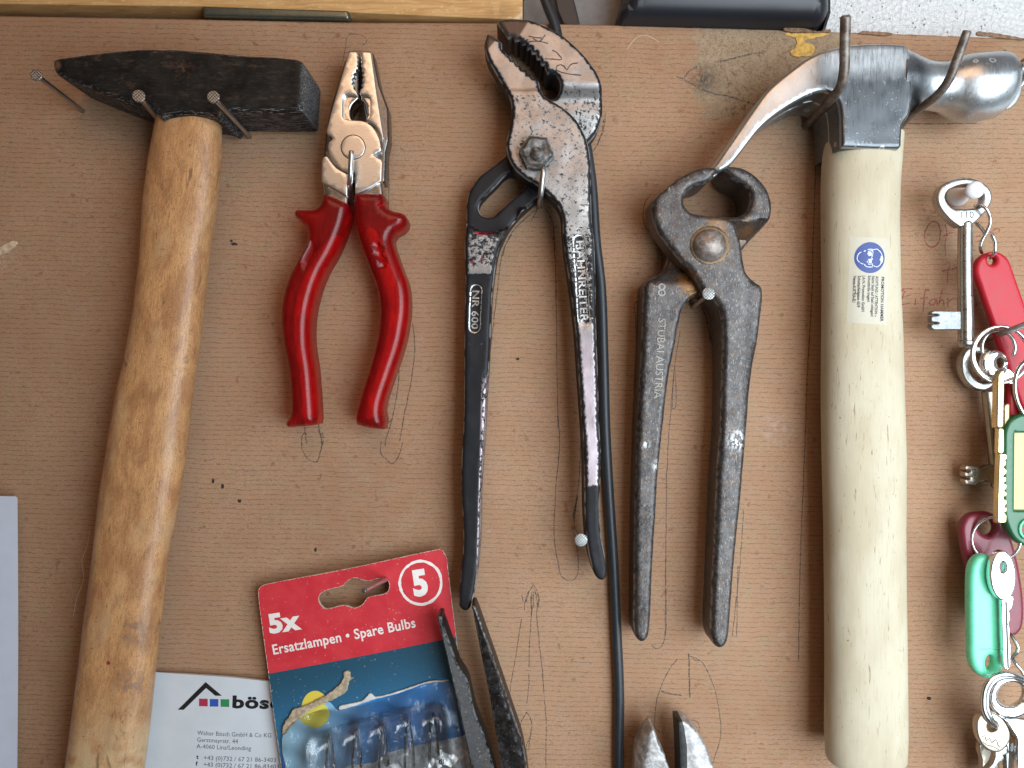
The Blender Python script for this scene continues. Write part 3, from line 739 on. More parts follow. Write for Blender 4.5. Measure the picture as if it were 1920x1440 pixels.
on_board('pencil_outline', [T(q, *cl) for q in ([(365, 550), (435, 575)], [(570, 458), (500, 485), (460, 530), (440, 578), (480, 608), (560, 650)], [(780, 400), (900, 380), (1030, 345), (1160, 320), (1240, 318)], [(620, 680), (760, 730), (880, 750), (1000, 785), (1150, 830)])], 3, MPENB)
k2 = (4, 1660, 300)
on_board('red_handwriting', [T(q, *k2) for q in ([(345, 375), (355, 402), (370, 385), (372, 402), (388, 380), (392, 400)], [(400, 478), (370, 458), (330, 480), (300, 540), (300, 600), (330, 648), (370, 650), (405, 610), (415, 540), (400, 478)],
    [(440, 572), (480, 550), (535, 545)], [(450, 480), (462, 560), (450, 640), (455, 720)], [(680, 578), (730, 555), (745, 530)], [(690, 612), (740, 590)], [(785, 545), (820, 520), (858, 518), (850, 540)],
    [(455, 775), (480, 760), (486, 780), (470, 850), (465, 922)], [(425, 832), (480, 822), (540, 805)],
    [(118, 975), (160, 965), (205, 968)], [(120, 975), (150, 990)], [(190, 1012), (140, 1028), (115, 1032)], [(148, 985), (128, 1040), (108, 1088)], [(108, 1088), (150, 1082), (190, 1074)], [(232, 1035), (222, 1088)],
    [(332, 978), (305, 972), (294, 1010), (290, 1080), (284, 1134)], [(262, 1038), (320, 1030)], [(385, 1042), (350, 1048), (330, 1072), (340, 1090), (370, 1078), (385, 1045), (388, 1092)],
    [(425, 975), (412, 1040), (400, 1095)], [(404, 1068), (430, 1045), (438, 1060), (440, 1095)], [(470, 1035), (470, 1105)], [(470, 1070), (500, 1040), (538, 1032)], [(690, 1060), (682, 1098)], [(700, 1080), (740, 1060), (770, 1045)], [(735, 1045), (730, 1095)])], 2.2, MREDP)
MHOLE = simple('nail_hole_dark', (.028, .022, .018), .9)
for (x, y, a, b) in ((592, 1030, 2.2, 4.2), (1742, 1309, 4.2, 3), (971, 673, 3.5, 2), (1883, 96, 2.5, 2), (418, 912, 2.5, 5), (449, 939, 3, 3), (400, 902, 2, 4), (440, 458, 6, 2.5), (434, 452, 2, 2)):
    solid('nail_hole', ell(x, y, a, b, 10), .42, .05, MHOLE, board, r=0, ref=0, jag=1.2, grid=20)
MFIB = simple('loose_fibre', (.52, .40, .26), .8)
on_board('loose_fibre', [T(q, 6, 1000, 0) for q in ([(1050, 560), (1110, 480), (1170, 420), (1235, 398), (1300, 410), (1360, 440), (1410, 475)],)] + [T(q, 1.36, 0, 380) for q in ([(228, 835), (222, 870), (208, 915), (212, 960), (195, 1010), (186, 1055)],)], 1.2, MFIB)

# ---------------------------------------------------------------- behind / above the board
pk = solid('pine_plank', corner([(-60, -160), (980, -160), (980, 39), (700, 27), (385, 14), (-60, 8)]), 1, -15, MPLANK, None, r=2, ref=0, grid=30, step=20)
tag(pk, 'varnished pine plank along the top edge of the board, upper left', 'plank')
bt = solid('gap_shade_strip', corner([(-60, -120), (972, -120), (972, 41), (660, 39), (300, 32), (-60, 26)]), -15.2, -19, plain('gap_shade_brown', (.16, .09, .05), .8), None, r=0, ref=-15, grid=40, step=20)  # dark brown strip added as the shade in the gap under the plank
tag(bt, 'thin dark brown batten put in for the shade in the gap beneath the pine plank', 'strip')
rd = thing('steel_bar', 'flat dark steel bar lying on the board edge under the pine plank', 'steel bar', (520, 26, 0))
solid('bar', corner([(383, 15), (655, 23), (656, 39), (383, 33)]), 2.0, -6, mat_steel('dark_bar', (.20, .23, .20), .3, (.2, 2, 1), met=.85), rd, r=4, rh=1.2, ref=0, grid=12)
cs = thing('black_case', 'smooth black plastic case with rounded corner resting above the board', 'case', (1350, 40, 0))
solid('housing', [(1165, 49, 1), (1158, 36), (1160, 20), (1172, -20), (1180, -200, 1), (1548, -200, 1), (1549, 0), (1549, 30), (1541, 47), (1530, 57, 1), (1350, 53, 1)], 12, -18, MBLACKP, cs, r=46, rh=13, ref=0, grid=10, step=6)
solid('rim', corner([(1549.5, -200), (1556, -200), (1556, 26), (1546, 58), (1540, 58), (1549, 30)]), 1, -17, MBLACKP, cs, r=2, ref=0)
st = solid('black_strap', corner([(1030, -60), (1062, -60), (1084, 30), (1088, 48), (1058, 48), (1046, 20)]), -3, -7, MBLACKP, None, r=2, ref=-3)
tag(st, 'wide matte black strap behind the thin cable above the board', 'strap')
gb = solid('wall_shade_panel', corner([(981, -200), (1158, -200), (1170, 52), (981, 46)]), -14, -19, plain('shaded_wall_grey', (.20, .19, .19), .6), None, r=2, ref=-14, grid=30)  # flat grey piece whose colour stands for the wall in shade
tag(gb, 'grey panel standing in for the shaded wall between plank and black case', 'panel')
cb = tube('black_cable', [(1010, -40, 2), (1024, 5, 2.4), (1040, 45, 3), (1050, 90, 3.0), (1085, 200, 3), (1108, 330, 3), (1117, 450, 3), (1127, 540, 3), (1131, 650, 3), (1135, 800, 3), (1142, 930, 3), (1150, 1050, 3), (1156, 1180, 3), (1161, 1300, 3), (1160, 1400, 3), (1160, 1500, 3)], 2.35, MCABLE, None, seg=16, step=10)
tag(cb, 'long black rubber cable running down behind the water pump pliers', 'cable')

# ---------------------------------------------------------------- nails
def nail(label, base, head, hr=2.5, sr=1.05, group='nails with flat checkered heads', hm=MNAILH):
    t = thing('nail', label, 'nail', base, group)
    tube('shank', [base, head], sr, MNAIL, t, step=30)
    a, b = P(*base), P(*head); d = (b-a).normalized()
    u = d.orthogonal().normalized(); v = d.cross(u); V = []; F = []; n = 22
    for (z, r_) in ((-.35, sr), (.0, hr*.96), (.35, hr), (.75, hr), (.95, hr*.9)):
        for j in range(n):
            an = 2*math.pi*j/n; V.append(b+(d*z+(u*math.cos(an)+v*math.sin(an))*r_)*.001)
    for i in range(4):
        for j in range(n): F.append((i*n+j, i*n+(j+1) % n, (i+1)*n+(j+1) % n, (i+1)*n+j))
    F.append(tuple(range(4*n, 5*n))); F.append(tuple(range(n))[::-1])
    hd = link('head', V, F, hm, t, [(p.x*40, -p.z*40, -p.y*40) for p in V], [5]*len(V))
    # raised checker grid on the head
    G = []; GF = []
    m = 4
    for i in range(-m, m+1):
        for j in range(-m, m+1):
            cx, cy = i*hr*.2, j*hr*.2
            if math.hypot(cx, cy) > hr*.8: continue
            b0 = len(G); q = hr*.07
            for (dx, dy, z) in ((-q, -q, .93), (q, -q, .93), (q, q, .93), (-q, q, .93), (0, 0, 1.1)):
                G.append(b+(u*(cx+dx*1.2)+v*(cy+dy*1.2)+d*z)*.001)
            for e_ in range(4): GF.append((b0+e_, b0+(e_+1) % 4, b0+4))
    link('checkering', G, GF, hm, hd, [(p.x*40, -p.z*40, 0) for p in G], [5]*len(G), flat=True)
    return t
MNH2 = mat_nailhead('bright_nail_head', (.58, .60, .60), (.16, .17, .17))
nail('brown headed nail standing free left of the black hammer tip', (160, 212, -2), (70, 142, 36))
nail('nail holding the black hammer head left of its wooden handle', (320, 252, -2), (261, 181, 46))
nail('nail holding the black hammer head right of its wooden handle', (471, 259, -2), (401, 183, 48))
nail('silver nail with round head beside the right pump pliers handle', (1076, 990, -2), (1089, 1012, 27), 2.75, .9, hm=MNH2)
nail('silver nail between the legs of the rusty pincers', (1298, 578, -2), (1328, 551, 30), 2.65, 1.15, hm=MNH2)

# ---------------------------------------------------------------- black cross-peen hammer
hm = thing('cross_peen_hammer', 'old black cross peen hammer with worn varnished brown wooden handle', 'hammer', (300, 700, 0))
ho = [(96, 112), (103, 107), (120, 104), (200, 94), (260, 89), (330, 90), (450, 100), (548, 107), (564, 112), (572, 126, 1), (570, 160), (567, 200), (566, 208, 1), (520, 209), (440, 208), (418, 211), (410, 224), (400, 218), (360, 213), (312, 218), (300, 222), (292, 208), (255, 197), (200, 178), (140, 154), (104, 138), (97, 128)]
head = solid('head', ho, 30, 4, MB, hm, r=11, rh=3.4, ref=30, grid=9, prof='round', bump=.5)
loft('handle', [(214, 299, 415, 19, 7.5), (225, 297, 416, 19, 8), (300, 282, 414), (380, 272, 406), (480, 267, 391), (580, 255, 379), (660, 240, 369), (740, 220, 358), (820, 208, 349), (895, 196, 340), (960, 187, 329), (1040, 179, 312), (1115, 169, 304), (1200, 157, 295), (1290, 146, 285), (1400, 133, 274), (1540, 115, 255)],
     17.5, 9.6, MW1, hm, n=2.5, endr=(0, 8), bump=.5, seg=56)

# ---------------------------------------------------------------- combination pliers
cp = thing('combination_pliers', 'combination pliers with polished flat jaws and translucent red handles', 'pliers', (658, 400, 4))
q = (3.43, 480, 60)
A = T([(595, 125, 1), (648, 125, 1), (652, 140, 1), (660, 150, 1), (652, 163, 1), (660, 175, 1), (651, 190, 1), (659, 205, 1), (650, 215, 1), (656, 232, 1), (641, 242, 1), (645, 255, 1), (625, 270, 1), (634, 285, 1), (615, 300, 1), (626, 315, 1), (614, 330, 1), (630, 345, 1), (628, 362, 1), (645, 378, 1), (652, 395, 1), (655, 412, 1),
       (600, 398, 1), (575, 400), (562, 412), (557, 440, 1), (557, 535, 1), (563, 552), (580, 560), (632, 566, 1), (690, 572), (740, 600), (775, 645), (795, 690), (803, 735), (804, 765, 1), (780, 775, 1), (757, 792, 1), (775, 806, 1), (812, 822, 1), (806, 958, 1), (720, 1010, 1), (636, 1046, 1), (636, 905, 1), (588, 903, 1), (545, 882), (500, 840), (472, 795), (466, 770, 1), (460, 745), (466, 705), (478, 698, 1), (488, 688, 1), (484, 672, 1), (460, 658, 1), (450, 640, 1), (480, 520, 1)], *q)
solid('jaw', A, 17, 4.5, MJAW, cp, r=2.2, rh=.7, ref=17, grid=10, step=3)
B1 = T([(684, 125, 1), (740, 128, 1), (775, 380, 1), (822, 680, 1), (815, 735, 1), (809, 700), (798, 660), (775, 615), (745, 585), (712, 566, 1), (728, 548), (733, 530, 1), (733, 430, 1), (725, 412), (705, 403, 1), (668, 402, 1), (664, 385, 1), (672, 368, 1), (686, 352, 1), (676, 340, 1), (692, 322, 1), (680, 308, 1), (694, 290, 1), (682, 275, 1), (692, 262, 1), (678, 245, 1), (684, 228, 1), (673, 214, 1), (680, 200, 1), (672, 188, 1), (680, 175, 1), (670, 160, 1), (678, 148, 1), (672, 135, 1)], *q)
j2 = solid('jaw', B1, 17, 4.5, MJAW, cp, r=2.2, rh=.7, ref=17, grid=10, step=3)
solid('jaw', T([(430, 800, 1), (456, 795, 1), (480, 830), (520, 875), (575, 907), (588, 912, 1), (588, 1060, 1), (420, 962, 1), (422, 830, 1)], *q), 17, 4.5, MJAW, cp, r=2.2, rh=.7, ref=17, grid=10, step=3)
# wider lower half of the jaws, seen as dark sloping flanks
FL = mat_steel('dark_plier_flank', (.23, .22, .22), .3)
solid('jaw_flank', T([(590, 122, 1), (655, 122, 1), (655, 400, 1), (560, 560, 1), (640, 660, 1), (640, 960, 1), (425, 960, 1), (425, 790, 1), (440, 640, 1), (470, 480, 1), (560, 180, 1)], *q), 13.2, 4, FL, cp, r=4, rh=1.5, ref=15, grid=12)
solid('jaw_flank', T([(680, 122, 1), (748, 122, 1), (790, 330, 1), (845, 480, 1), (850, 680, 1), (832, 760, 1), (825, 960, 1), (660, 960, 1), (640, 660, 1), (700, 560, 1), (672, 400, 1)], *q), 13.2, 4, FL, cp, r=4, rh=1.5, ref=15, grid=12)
solid('cutting_edge', T([(545, 388, 1), (655, 388, 1), (655, 420, 1), (615, 460), (603, 500), (610, 550), (640, 580, 1), (545, 580, 1)], *q), 14.6, 8, MCHROME, cp, r=3, rh=1.5, ref=16)
solid('cutting_edge', T([(668, 388, 1), (745, 388, 1), (745, 580, 1), (690, 580, 1), (700, 545), (704, 490), (692, 450), (668, 425, 1)], *q), 14.6, 8, MCHROME, cp, r=3, rh=1.5, ref=16)
solid('pivot_pin', ell(662, 276, 22.3, 22.3, 28), 17.18, 12, MJAW, cp, r=1, rh=.25, ref=17, grid=8)
solid('pivot_groove', ell(662, 276, 23.6, 23.6, 28), 17.06, 12, MHOLE, cp, r=0, ref=17, grid=12)
solid('shank', T([(424, 960, 1), (585, 955, 1), (600, 1120, 1), (560, 1160, 1), (440, 1090, 1)], *q), 15.5, 6, MCHROME, cp, r=6, rh=2.5, ref=15, grid=9)
solid('shank', T([(640, 955, 1), (812, 950, 1), (822, 1060, 1), (780, 1140, 1), (645, 1120, 1)], *q), 15.5, 6, MCHROME, cp, r=6, rh=2.5, ref=15, grid=9)
gL = [(608, 366), (625, 368), (652, 382), (656, 390), (653, 410), (647, 431), (637, 457), (626, 480), (608.5, 511), (594, 549), (584.5, 594), (583.5, 643), (590, 690), (594.6, 747), (596.5, 785), (595, 796, 1), (584, 798), (541, 801.5, 1), (537, 795), (545, 778), (546, 747), (542.5, 699), (532, 643), (528, 601), (530, 567), (538, 535), (549, 508), (565, 478), (577, 452), (576, 430), (565, 417), (553, 404), (556, 395), (575, 394), (594, 392), (603, 382)]
gR = [(666, 366), (690, 362), (719, 365), (722, 374), (725, 388), (738, 396), (757, 401), (764, 412), (761, 424), (752, 433), (740, 440), (737, 452), (745, 478), (754, 504), (763, 527), (767, 549), (768, 575), (766.5, 594.5), (758, 643), (740, 699), (724, 747), (719.6, 770), (722, 790), (720, 805, 1), (695, 803), (669, 796.5, 1), (667.5, 782), (678, 740), (695, 685), (707, 636), (712, 594), (711, 565), (706, 540), (692, 501), (676, 452), (669, 421), (665, 395)]
def slot(cx, cy, a, L, wd):
    ca, sa = math.cos(R(a)), math.sin(R(a))
    def f(x, y):
        u = (x-cx)*sa+(y-cy)*ca; v = (x-cx)*ca-(y-cy)*sa
        d = np.sqrt(np.maximum(np.abs(u)-L, 0)**2+v**2); return -1.3*np.clip((wd-d)/2.5, 0, 1)
    return f
gl = solid('grip', gL, 20, 5, MGRIP, cp, r=17, rh=6, ref=15, grid=6, step=4, hfun=slot(586, 482, -24, 20, 6.5))
gr = solid('grip', gR, 20, 5, MGRIP, cp, r=17, rh=6, ref=15, grid=6, step=4, hfun=slot(715, 482, 17, 20, 6.5))
MCORE = mat_steel('red_core', (.98, .22, .12), .6, (2, .3, 1), met=.0, var=.35)
solid('core', [(622, 440), (632, 440), (620, 470), (600, 505), (584, 548), (574, 594), (573, 643), (580, 700), (584, 750), (584, 780), (570, 781), (568, 750), (563, 700), (554, 643), (552, 600), (558, 560), (570, 525), (590, 490)], 12.5, 8, MCORE, gl, r=4, rh=1.5, ref=12, grid=9)
solid('core', [(690, 430), (705, 432), (716, 460), (735, 505), (748, 550), (751, 590), (742, 640), (722, 700), (708, 745), (700, 782), (688, 782), (694, 740), (712, 690), (724, 640), (731, 594), (728, 555), (712, 505), (696, 460)], 12.5, 8, MCORE, gr, r=4, rh=1.5, ref=12, grid=9)
hk = tube('hanging_nail', [(655, 378, -1), (655.5, 362, 8), (656.5, 338, 20), (658, 300, 23), (659, 284, 23.5)], 1.15, MNAIL, None, seg=14)
tag(hk, 'thin bent nail hooked through the red handled pliers', 'nail')

# ---------------------------------------------------------------- water pump pliers
wp = thing('water_pump_pliers', 'long water pump pliers with worn black paint over pitted chrome', 'pliers', (1005, 330, 4))
teeth = [(930, 77.5), (934, 84), (938, 84), (942, 93), (947, 92), (951, 102), (956, 101), (960, 111), (966, 111), (970, 120), (975, 120), (979, 129), (986, 129), (990, 138), (996, 138), (1000, 146), (1006, 146), (1011, 153)]
Fo = [(913, 63, 1), (916, 61.5, 1), (924, 66), (932, 71), (941, 79, 1)]+corner(teeth[3:])+[(1013, 163), (1017, 174), (1024.5, 183), (1044, 194), (1069, 212), (1085, 231), (1096, 252), (1104, 276), (1107.5, 307.5), (1109, 371), (1111, 419), (1115, 450), (1117.5, 520), (1119, 615), (1122, 700), (1125, 800), (1128, 850), (1127.5, 890), (1125, 940), (1127, 999), (1135, 1043), (1139, 1070), (1136.5, 1084), (1129, 1090), (1118, 1083), (1109, 1060), (1101.5, 1022), (1097, 967), (1096, 911), (1095, 853), (1092, 800), (1086, 715), (1079, 615), (1070, 540), (1060, 477), (1056, 440), (1051.6, 397), (1037, 375), (1021, 359), (1008.5, 349), (986, 336), (964, 317), (954, 298), (949, 272), (956, 237), (959, 212), (957, 189), (949, 170), (938, 151), (925, 129), (914, 109.5), (908, 84)]
def fF(x, y):
    s_ = np.clip((y-166)/7, 0, 1); d = -.9*(1-s_)                 # jaw ground back from the body
    d = d-1.6*np.clip((y-330)/150, 0, 1)
    # sunk panel for the lettering
    ax, ay, bx, by = 1086, 452, 1095, 600
    t = np.clip(((x-ax)*(bx-ax)+(y-ay)*(by-ay))/((bx-ax)**2+(by-ay)**2), 0, 1)
    dd = np.hypot(x-ax-t*(bx-ax), y-ay-t*(by-ay)); return d-.55*np.clip((10.5-dd)/1.5, 0, 1)
pf = solid('lower_jaw', Fo, 23, 12, MPUMPF, wp, r=6, rh=2.0, ref=22, grid=6, step=4, hfun=fF, hbfun=lambda x, y: -4*np.clip((y-400)/150, 0, 1), bump=.3)
Ro = [(932, 52, 1), (941, 47), (957, 45), (976.5, 45.5), (992.5, 47), (1018, 57), (1044, 69.5), (1060, 81), (1075.6, 95), (1090, 109), (1101, 122), (1117, 144.6), (1126, 167), (1130, 199), (1128, 224.5), (1119, 247), (1103, 266), (1080, 300), (1040, 340), (1020, 362), (1002, 376), (973, 403), (954, 428), (943, 450), (935, 470), (927.5, 515), (922.5, 565), (919, 652), (914, 740), (911, 800), (907.5, 850), (902.5, 930), (901.7, 984), (899, 1042.6), (891.5, 1101), (881, 1140), (872, 1145), (862, 1138), (860, 1124), (864, 1072), (868, 1028), (868, 984), (865, 926), (865, 867), (869, 790), (870, 690), (871, 590), (872.5, 515), (871, 460), (874, 430), (873, 403), (874, 371), (881, 349), (900, 323.5), (925, 304), (948, 285), (975, 250), (1000, 200), (1025, 186, 1), (1040, 184.5), (1047.5, 176.5), (1047.5, 160.6), (1037, 148), (1024.5, 148, 1)]
rt = [(1021, 139), (1020, 131), (1013, 131), (1012, 121), (1005, 120), (1004, 110), (996, 110), (994, 101), (987, 102), (985, 92), (977, 93), (974, 85), (966, 87), (961, 79), (953, 82), (948, 76)]
Ro += corner(rt)+[(938, 61.5, 1)]
def fR(x, y):
    up = 4.8*np.clip((190-y)/22, 0, 1)+4.7*np.clip((275-y)/60, 0, 1)                      # raised upper jaw
    hd = 6.0*np.clip((y-(432+(x-874)*.02))/8, 0, 1)
    # step between the thin slotted arm and the handle (arc)
    dd = np.hypot(x-918, y-378); arm = np.clip((dd-57)/5, 0, 1)*np.clip((y-385)/12, 0, 1); hd = np.maximum(0*hd, 6.0*arm)
    hd = hd-1.0*np.clip((y-513)/5, 0, 1)*(y > 450)
    ax, ay, bx, by = 892, 542, 889, 612
    t = np.clip(((x-ax)*(bx-ax)+(y-ay)*(by-ay))/((bx-ax)**2+(by-ay)**2), 0, 1); de = np.hypot(x-ax-t*(bx-ax), y-ay-t*(by-ay))
    return np.where(y < 300, up, hd)-.5*np.clip((10-de)/1.5, 0, 1)
slot_h = [(975, 325), (952.6, 322), (930, 343), (910, 363), (900, 374.6), (897, 387), (903, 399), (914, 403), (925, 401), (934, 393), (960, 368), (985, 344)]
pr = solid('upper_jaw', Ro, 12.3, 4, MPUMPR, wp, r=7, rh=2.2, ref=16, grid=6, step=4, holes=[slot_h], hfun=fR, bump=.3)
MEMB = mat_steel('embossed_metal', (.62, .60, .58), .35, met=.85); 
writing('raised_lettering', 'HAHNREITER', 1080.5, 450, 22, 13.5, MEMB, pf, ang=-86.7, ext=.3, fit=154, on=pf, off=.28, bold=.012, res=2)
writing('raised_lettering', 'NR 600', 886, 543, 18, 12.5, MEMB, pr, ang=-92, ext=.3, fit=73, on=pr, off=.28, bold=.012, res=2)
def pill(cx, cy, ex, ey, r_, n=8):
    a0 = math.atan2(ey-cy, ex-cx)+math.pi/2; out = []
    for i in range(n+1): a = a0+math.pi*i/n; out.append((cx+r_*math.cos(a), cy+r_*math.sin(a)))
    for i in range(n+1): a = a0+math.pi+math.pi*i/n; out.append((ex+r_*math.cos(a), ey+r_*math.sin(a)))
    return out
def rim(par, on, pl, wd=2.0):
    s_ = stroke('panel_rim', [pl+[pl[0]]], wd, MEMB, par, h=21, on=on); return s_
rim(pf, pf, pill(1086, 452, 1095, 600, 11)); rim(pr, pr, pill(892, 542, 889, 612, 10.5))
stroke('pencilled_letters', [T(p_, 6, 1000, 0) for p_ in ([(540, 842), (380, 828), (290, 802), (252, 775), (268, 735), (310, 724), (350, 742), (380, 785), (400, 745), (440, 715), (500, 708)], [(130, 658), (220, 662), (322, 668), (290, 620), (250, 580), (212, 562)])]
       + [T(p_, 3.13, 820, 20) for p_ in ([(530, 185), (580, 178), (650, 192)], [(560, 160), (600, 180), (635, 140)], [(535, 150), (585, 158), (612, 160)])], 2.0, simple('ink_mark', (.03, .03, .035), .5), pr, h=22, on=pr)
nutp = [(1007+34*math.cos(R(a)), 285+34*math.sin(R(a)), 1) for a in (12, 68, 122, 183, 243, 305)]
MNUT = mat_iron('greasy_nut', (.06, .055, .05), (.26, .25, .24), .4)
nut = solid('nut', nutp, 28.5, 20, MNUT, wp, r=7, rh=1.6, ref=27, grid=5, prof='chamfer', bump=1.2, jag=1.5)
solid('bolt_end', ell(1008, 287, 13, 13, 14), 31, 26, MNUT, nut, r=7, rh=1.8, ref=30, grid=4, bump=1.6, jag=2.5)
hk = tube('hanging_nail', [(1012, 388, -1), (1012, 381, 8), (1013, 372, 24), (1016, 345, 28), (1019, 318, 28.5)], 1.25, MNAIL, None, seg=14)
tag(hk, 'bent nail hooked under the nut of the water pump pliers', 'nail')

# ---------------------------------------------------------------- pincers
pn = thing('pincers', 'rusty forged carpenter pincers with rounded jaws and domed rivet', 'pincers', (1331, 560, 4))
Ao = [(1347.5, 316, 1), (1322.5, 315), (1300, 320), (1267.5, 337), (1245, 355), (1228, 370), (1222, 383), (1222, 408), (1232, 436), (1247.5, 457.5), (1259, 472.5), (1272.5, 490), (1290, 505), (1302.5, 526), (1314, 549, 1), (1328, 556), (1340, 567), (1350, 587.5), (1354, 617), (1356, 650), (1357, 685), (1356, 792), (1350, 878), (1344, 1007), (1339, 1115), (1337, 1190), (1343, 1214), (1354, 1221), (1365, 1215), (1371, 1197), (1376, 1136), (1385, 1029), (1396, 921), (1408, 792), (1418, 680), (1424, 640), (1429, 580), (1430, 546), (1426, 535), (1410, 526), (1397.5, 512.5), (1392.5, 492.5), (1387, 455), (1379, 430), (1370, 415), (1350, 407.5), (1320, 405), (1297, 401), (1286, 393), (1281, 381), (1283, 365), (1296, 353), (1320, 345.5), (1332, 337.5)]
def fA(x, y):
    lowp = -5.5*np.clip((y-560)/180, 0, 1)
    lip = 1.2*np.clip((np.hypot(x-1322, y-385)-58)/6, 0, 1)*(y < 420)*0
    hump = -1.6*np.clip(((x-1392)*.9+(535-y)*0)/20, 0, 1)*(y > 530)*(y < 900)
    return lowp+hump
pA = solid('left_jaw', Ao, 27, 13, MPIN, pn, r=9, rh=3.2, ref=24, grid=7, hfun=fA, hbfun=lambda x, y: -9*np.clip((400-y)/30, 0, 1)-7*np.clip((y-520)/60, 0, 1), bump=.35)
Bo = [(1349, 316.5, 1), (1372.5, 316), (1395, 322), (1420, 340), (1435, 360), (1442.5, 387), (1440, 412.5), (1430, 431), (1410, 456), (1392, 476), (1360, 520), (1310, 553), (1300, 557.5), (1285, 575), (1276, 605), (1270, 640), (1264, 670), (1257, 706), (1248, 792), (1240, 878), (1233, 986), (1227, 1093), (1223, 1184), (1218, 1205), (1207, 1212), (1196.6, 1204), (1192, 1188), (1192, 1093), (1193.6, 964), (1197, 835), (1202, 706), (1206, 620), (1207.5, 567), (1210, 533), (1215, 525), (1247.5, 505), (1256, 490), (1262, 470), (1290, 430), (1330, 412), (1380, 409), (1393, 402.5), (1401, 388), (1402, 367.5), (1393, 353), (1378, 344), (1362, 334), (1353, 322, 1)]
def fB(x, y):
    f = -12.5*np.clip((y-418+(x-1400)*.12)/26, 0, 1)+6.5*np.clip((y-495)/35, 0, 1)*(y > 480)
    f = f-2.5*np.clip((y-700)/200, 0, 1); return f
pB = solid('right_jaw', Bo, 26.5, 4, MPIN, pn, r=9, rh=3.2, ref=22, grid=7, hfun=fB, bump=.35)
dome = solid('rivet', ell(1331, 460, 32.5, 31.5, 24), 32.5, 24, mat_iron('worn_rivet', (.20, .16, .14), (.46, .42, .40), .3), pn, r=32, rh=5.2, ref=28, grid=5)
solid('rivet_collar', ell(1331, 460, 38, 37, 24), 27.6, 24, mat_iron('rust_ring', (.12, .07, .03), (.26, .15, .05), .5), pn, r=5, rh=.8, ref=27, grid=8)
MREL = mat_iron('relief_iron', (.17, .16, .15), (.36, .33, .29), .25)
writing('stamped_lettering', 'STUBAI AUSTRIA', 1232, 597, 18, 14, MREL, pB, ang=-93.0, ext=.3, fit=150, on=pB, off=.30, bold=.006, res=2)
writing('stamped_lettering', '8', 1230, 557, 18, 24, MREL, pB, ang=0, ext=.3, fit=16, on=pB, off=.30, res=3)

# ---------------------------------------------------------------- claw hammer
ch = thing('claw_hammer', 'claw hammer with bright steel head and raw pale wooden handle', 'hammer', (1615, 700, 0))
Ho = [(1339, 312.5, 1), (1357.5, 314, 1), (1376, 303), (1395, 281), (1423, 244), (1445, 222), (1476, 200), (1514, 180), (1539, 173), (1558, 178), (1570, 192), (1575, 220, 1), (1576, 277, 1), (1682, 280), (1689, 275), (1690, 262), (1693, 234), (1706, 213), (1710, 160), (1706, 103), (1698, 84, 1), (1657.5, 82), (1601, 84), (1557.5, 92), (1520, 106), (1495, 122), (1445, 162.5), (1414, 203), (1382, 250)]
Hf = Ho[:15]+[(1693, 234), (1708, 214), (1724, 207), (1745, 205, 1), (1745, 119, 1), (1724, 116), (1708, 103), (1698, 84, 1)]+Ho[20:]
def tipw(x, y): return np.clip((1540-x)/190, 0, 1)
hs = np.array
Ho1 = [(1346, 312.5, 1), (1357.5, 314, 1)]+Ho[2:-4]+[(1496, 121), (1450, 160), (1421, 203), (1388, 252)]
def hclaw(x, y):
    d = -7*tipw(x, y)**1.3
    t = np.clip((x-1688)/38, 0, 1); t = t*t*(3-2*t); hc_ = 19+11.2*np.sqrt(np.clip(1-((y-161.5)/52)**2, .05, 1))
    return d
c1 = solid('head', Ho, 33, 21, MCLAW, ch, r=7, rh=2.2, ref=32, grid=8, hfun=hclaw, hbfun=lambda x, y: 1.5*tipw(x, y), bump=.12)
Hb = [(x, y, *r_) for (x, y, *r_) in Ho]
solid('rear_claw', Hb, 17.5, 5, MCLAW, c1, r=5, rh=1.5, ref=32, grid=10, hfun=lambda x, y: -1.0*tipw(x, y)+3.5*np.clip((x-1505)/30, 0, 1), hbfun=lambda x, y: 6*tipw(x, y)**1.3)
solid('cheek', [(1470, 150), (1500, 124), (1560, 96), (1600, 88), (1696, 90, 1), (1703, 160), (1690, 233), (1686, 274, 1), (1580, 274, 1), (1578, 200), (1555, 174), (1515, 176)], 22, 16, MCLAW, c1, r=0, ref=32, grid=14)
# neck and striking poll: turned shape along x
def turned(name, prof, cy, hc, mat, parent, seg=40, ref=None):
    ref = hc; k = (D-ref)/D; V = []; F = []; pc = []
    xs_ = [p[0] for p in prof]
    for (x, r_, c_) in prof:
        for j in range(seg):
            a = 2*math.pi*j/seg; y = c_+r_*math.cos(a); h = hc+r_*PX*math.sin(a)
            V.append(((x-960)*PX*k*.001, -h*.001, (720-y)*PX*k*.001)); pc.append((x/100, y/100, h/25))
    m = len(prof)
    for i in range(m-1):
        for j in range(seg):
            a, b = i*seg+j, i*seg+(j+1) % seg; F.append((a, a+seg, b+seg, b))
    F.append(tuple(range(seg))); F.append(tuple(range((m-1)*seg, m*seg))[::-1])
    return link(name, V, F, mat, parent, pc, [20]*len(V))
turned('poll', [(1668, 60, 157), (1686, 58, 157), (1700, 53.5, 158), (1714, 48.5, 159), (1730, 44, 160), (1748, 42.5, 162), (1768, 44, 164), (1784, 51, 165), (1798, 57.5, 166), (1812, 60.5, 166.5), (1838, 61.5, 165), (1864, 59.5, 161), (1874, 56, 159), (1882, 49, 157), (1886, 41, 156)], 160, 19, MCLAW, c1)
def facet(x, y, h, u, v):
    return x, y, h
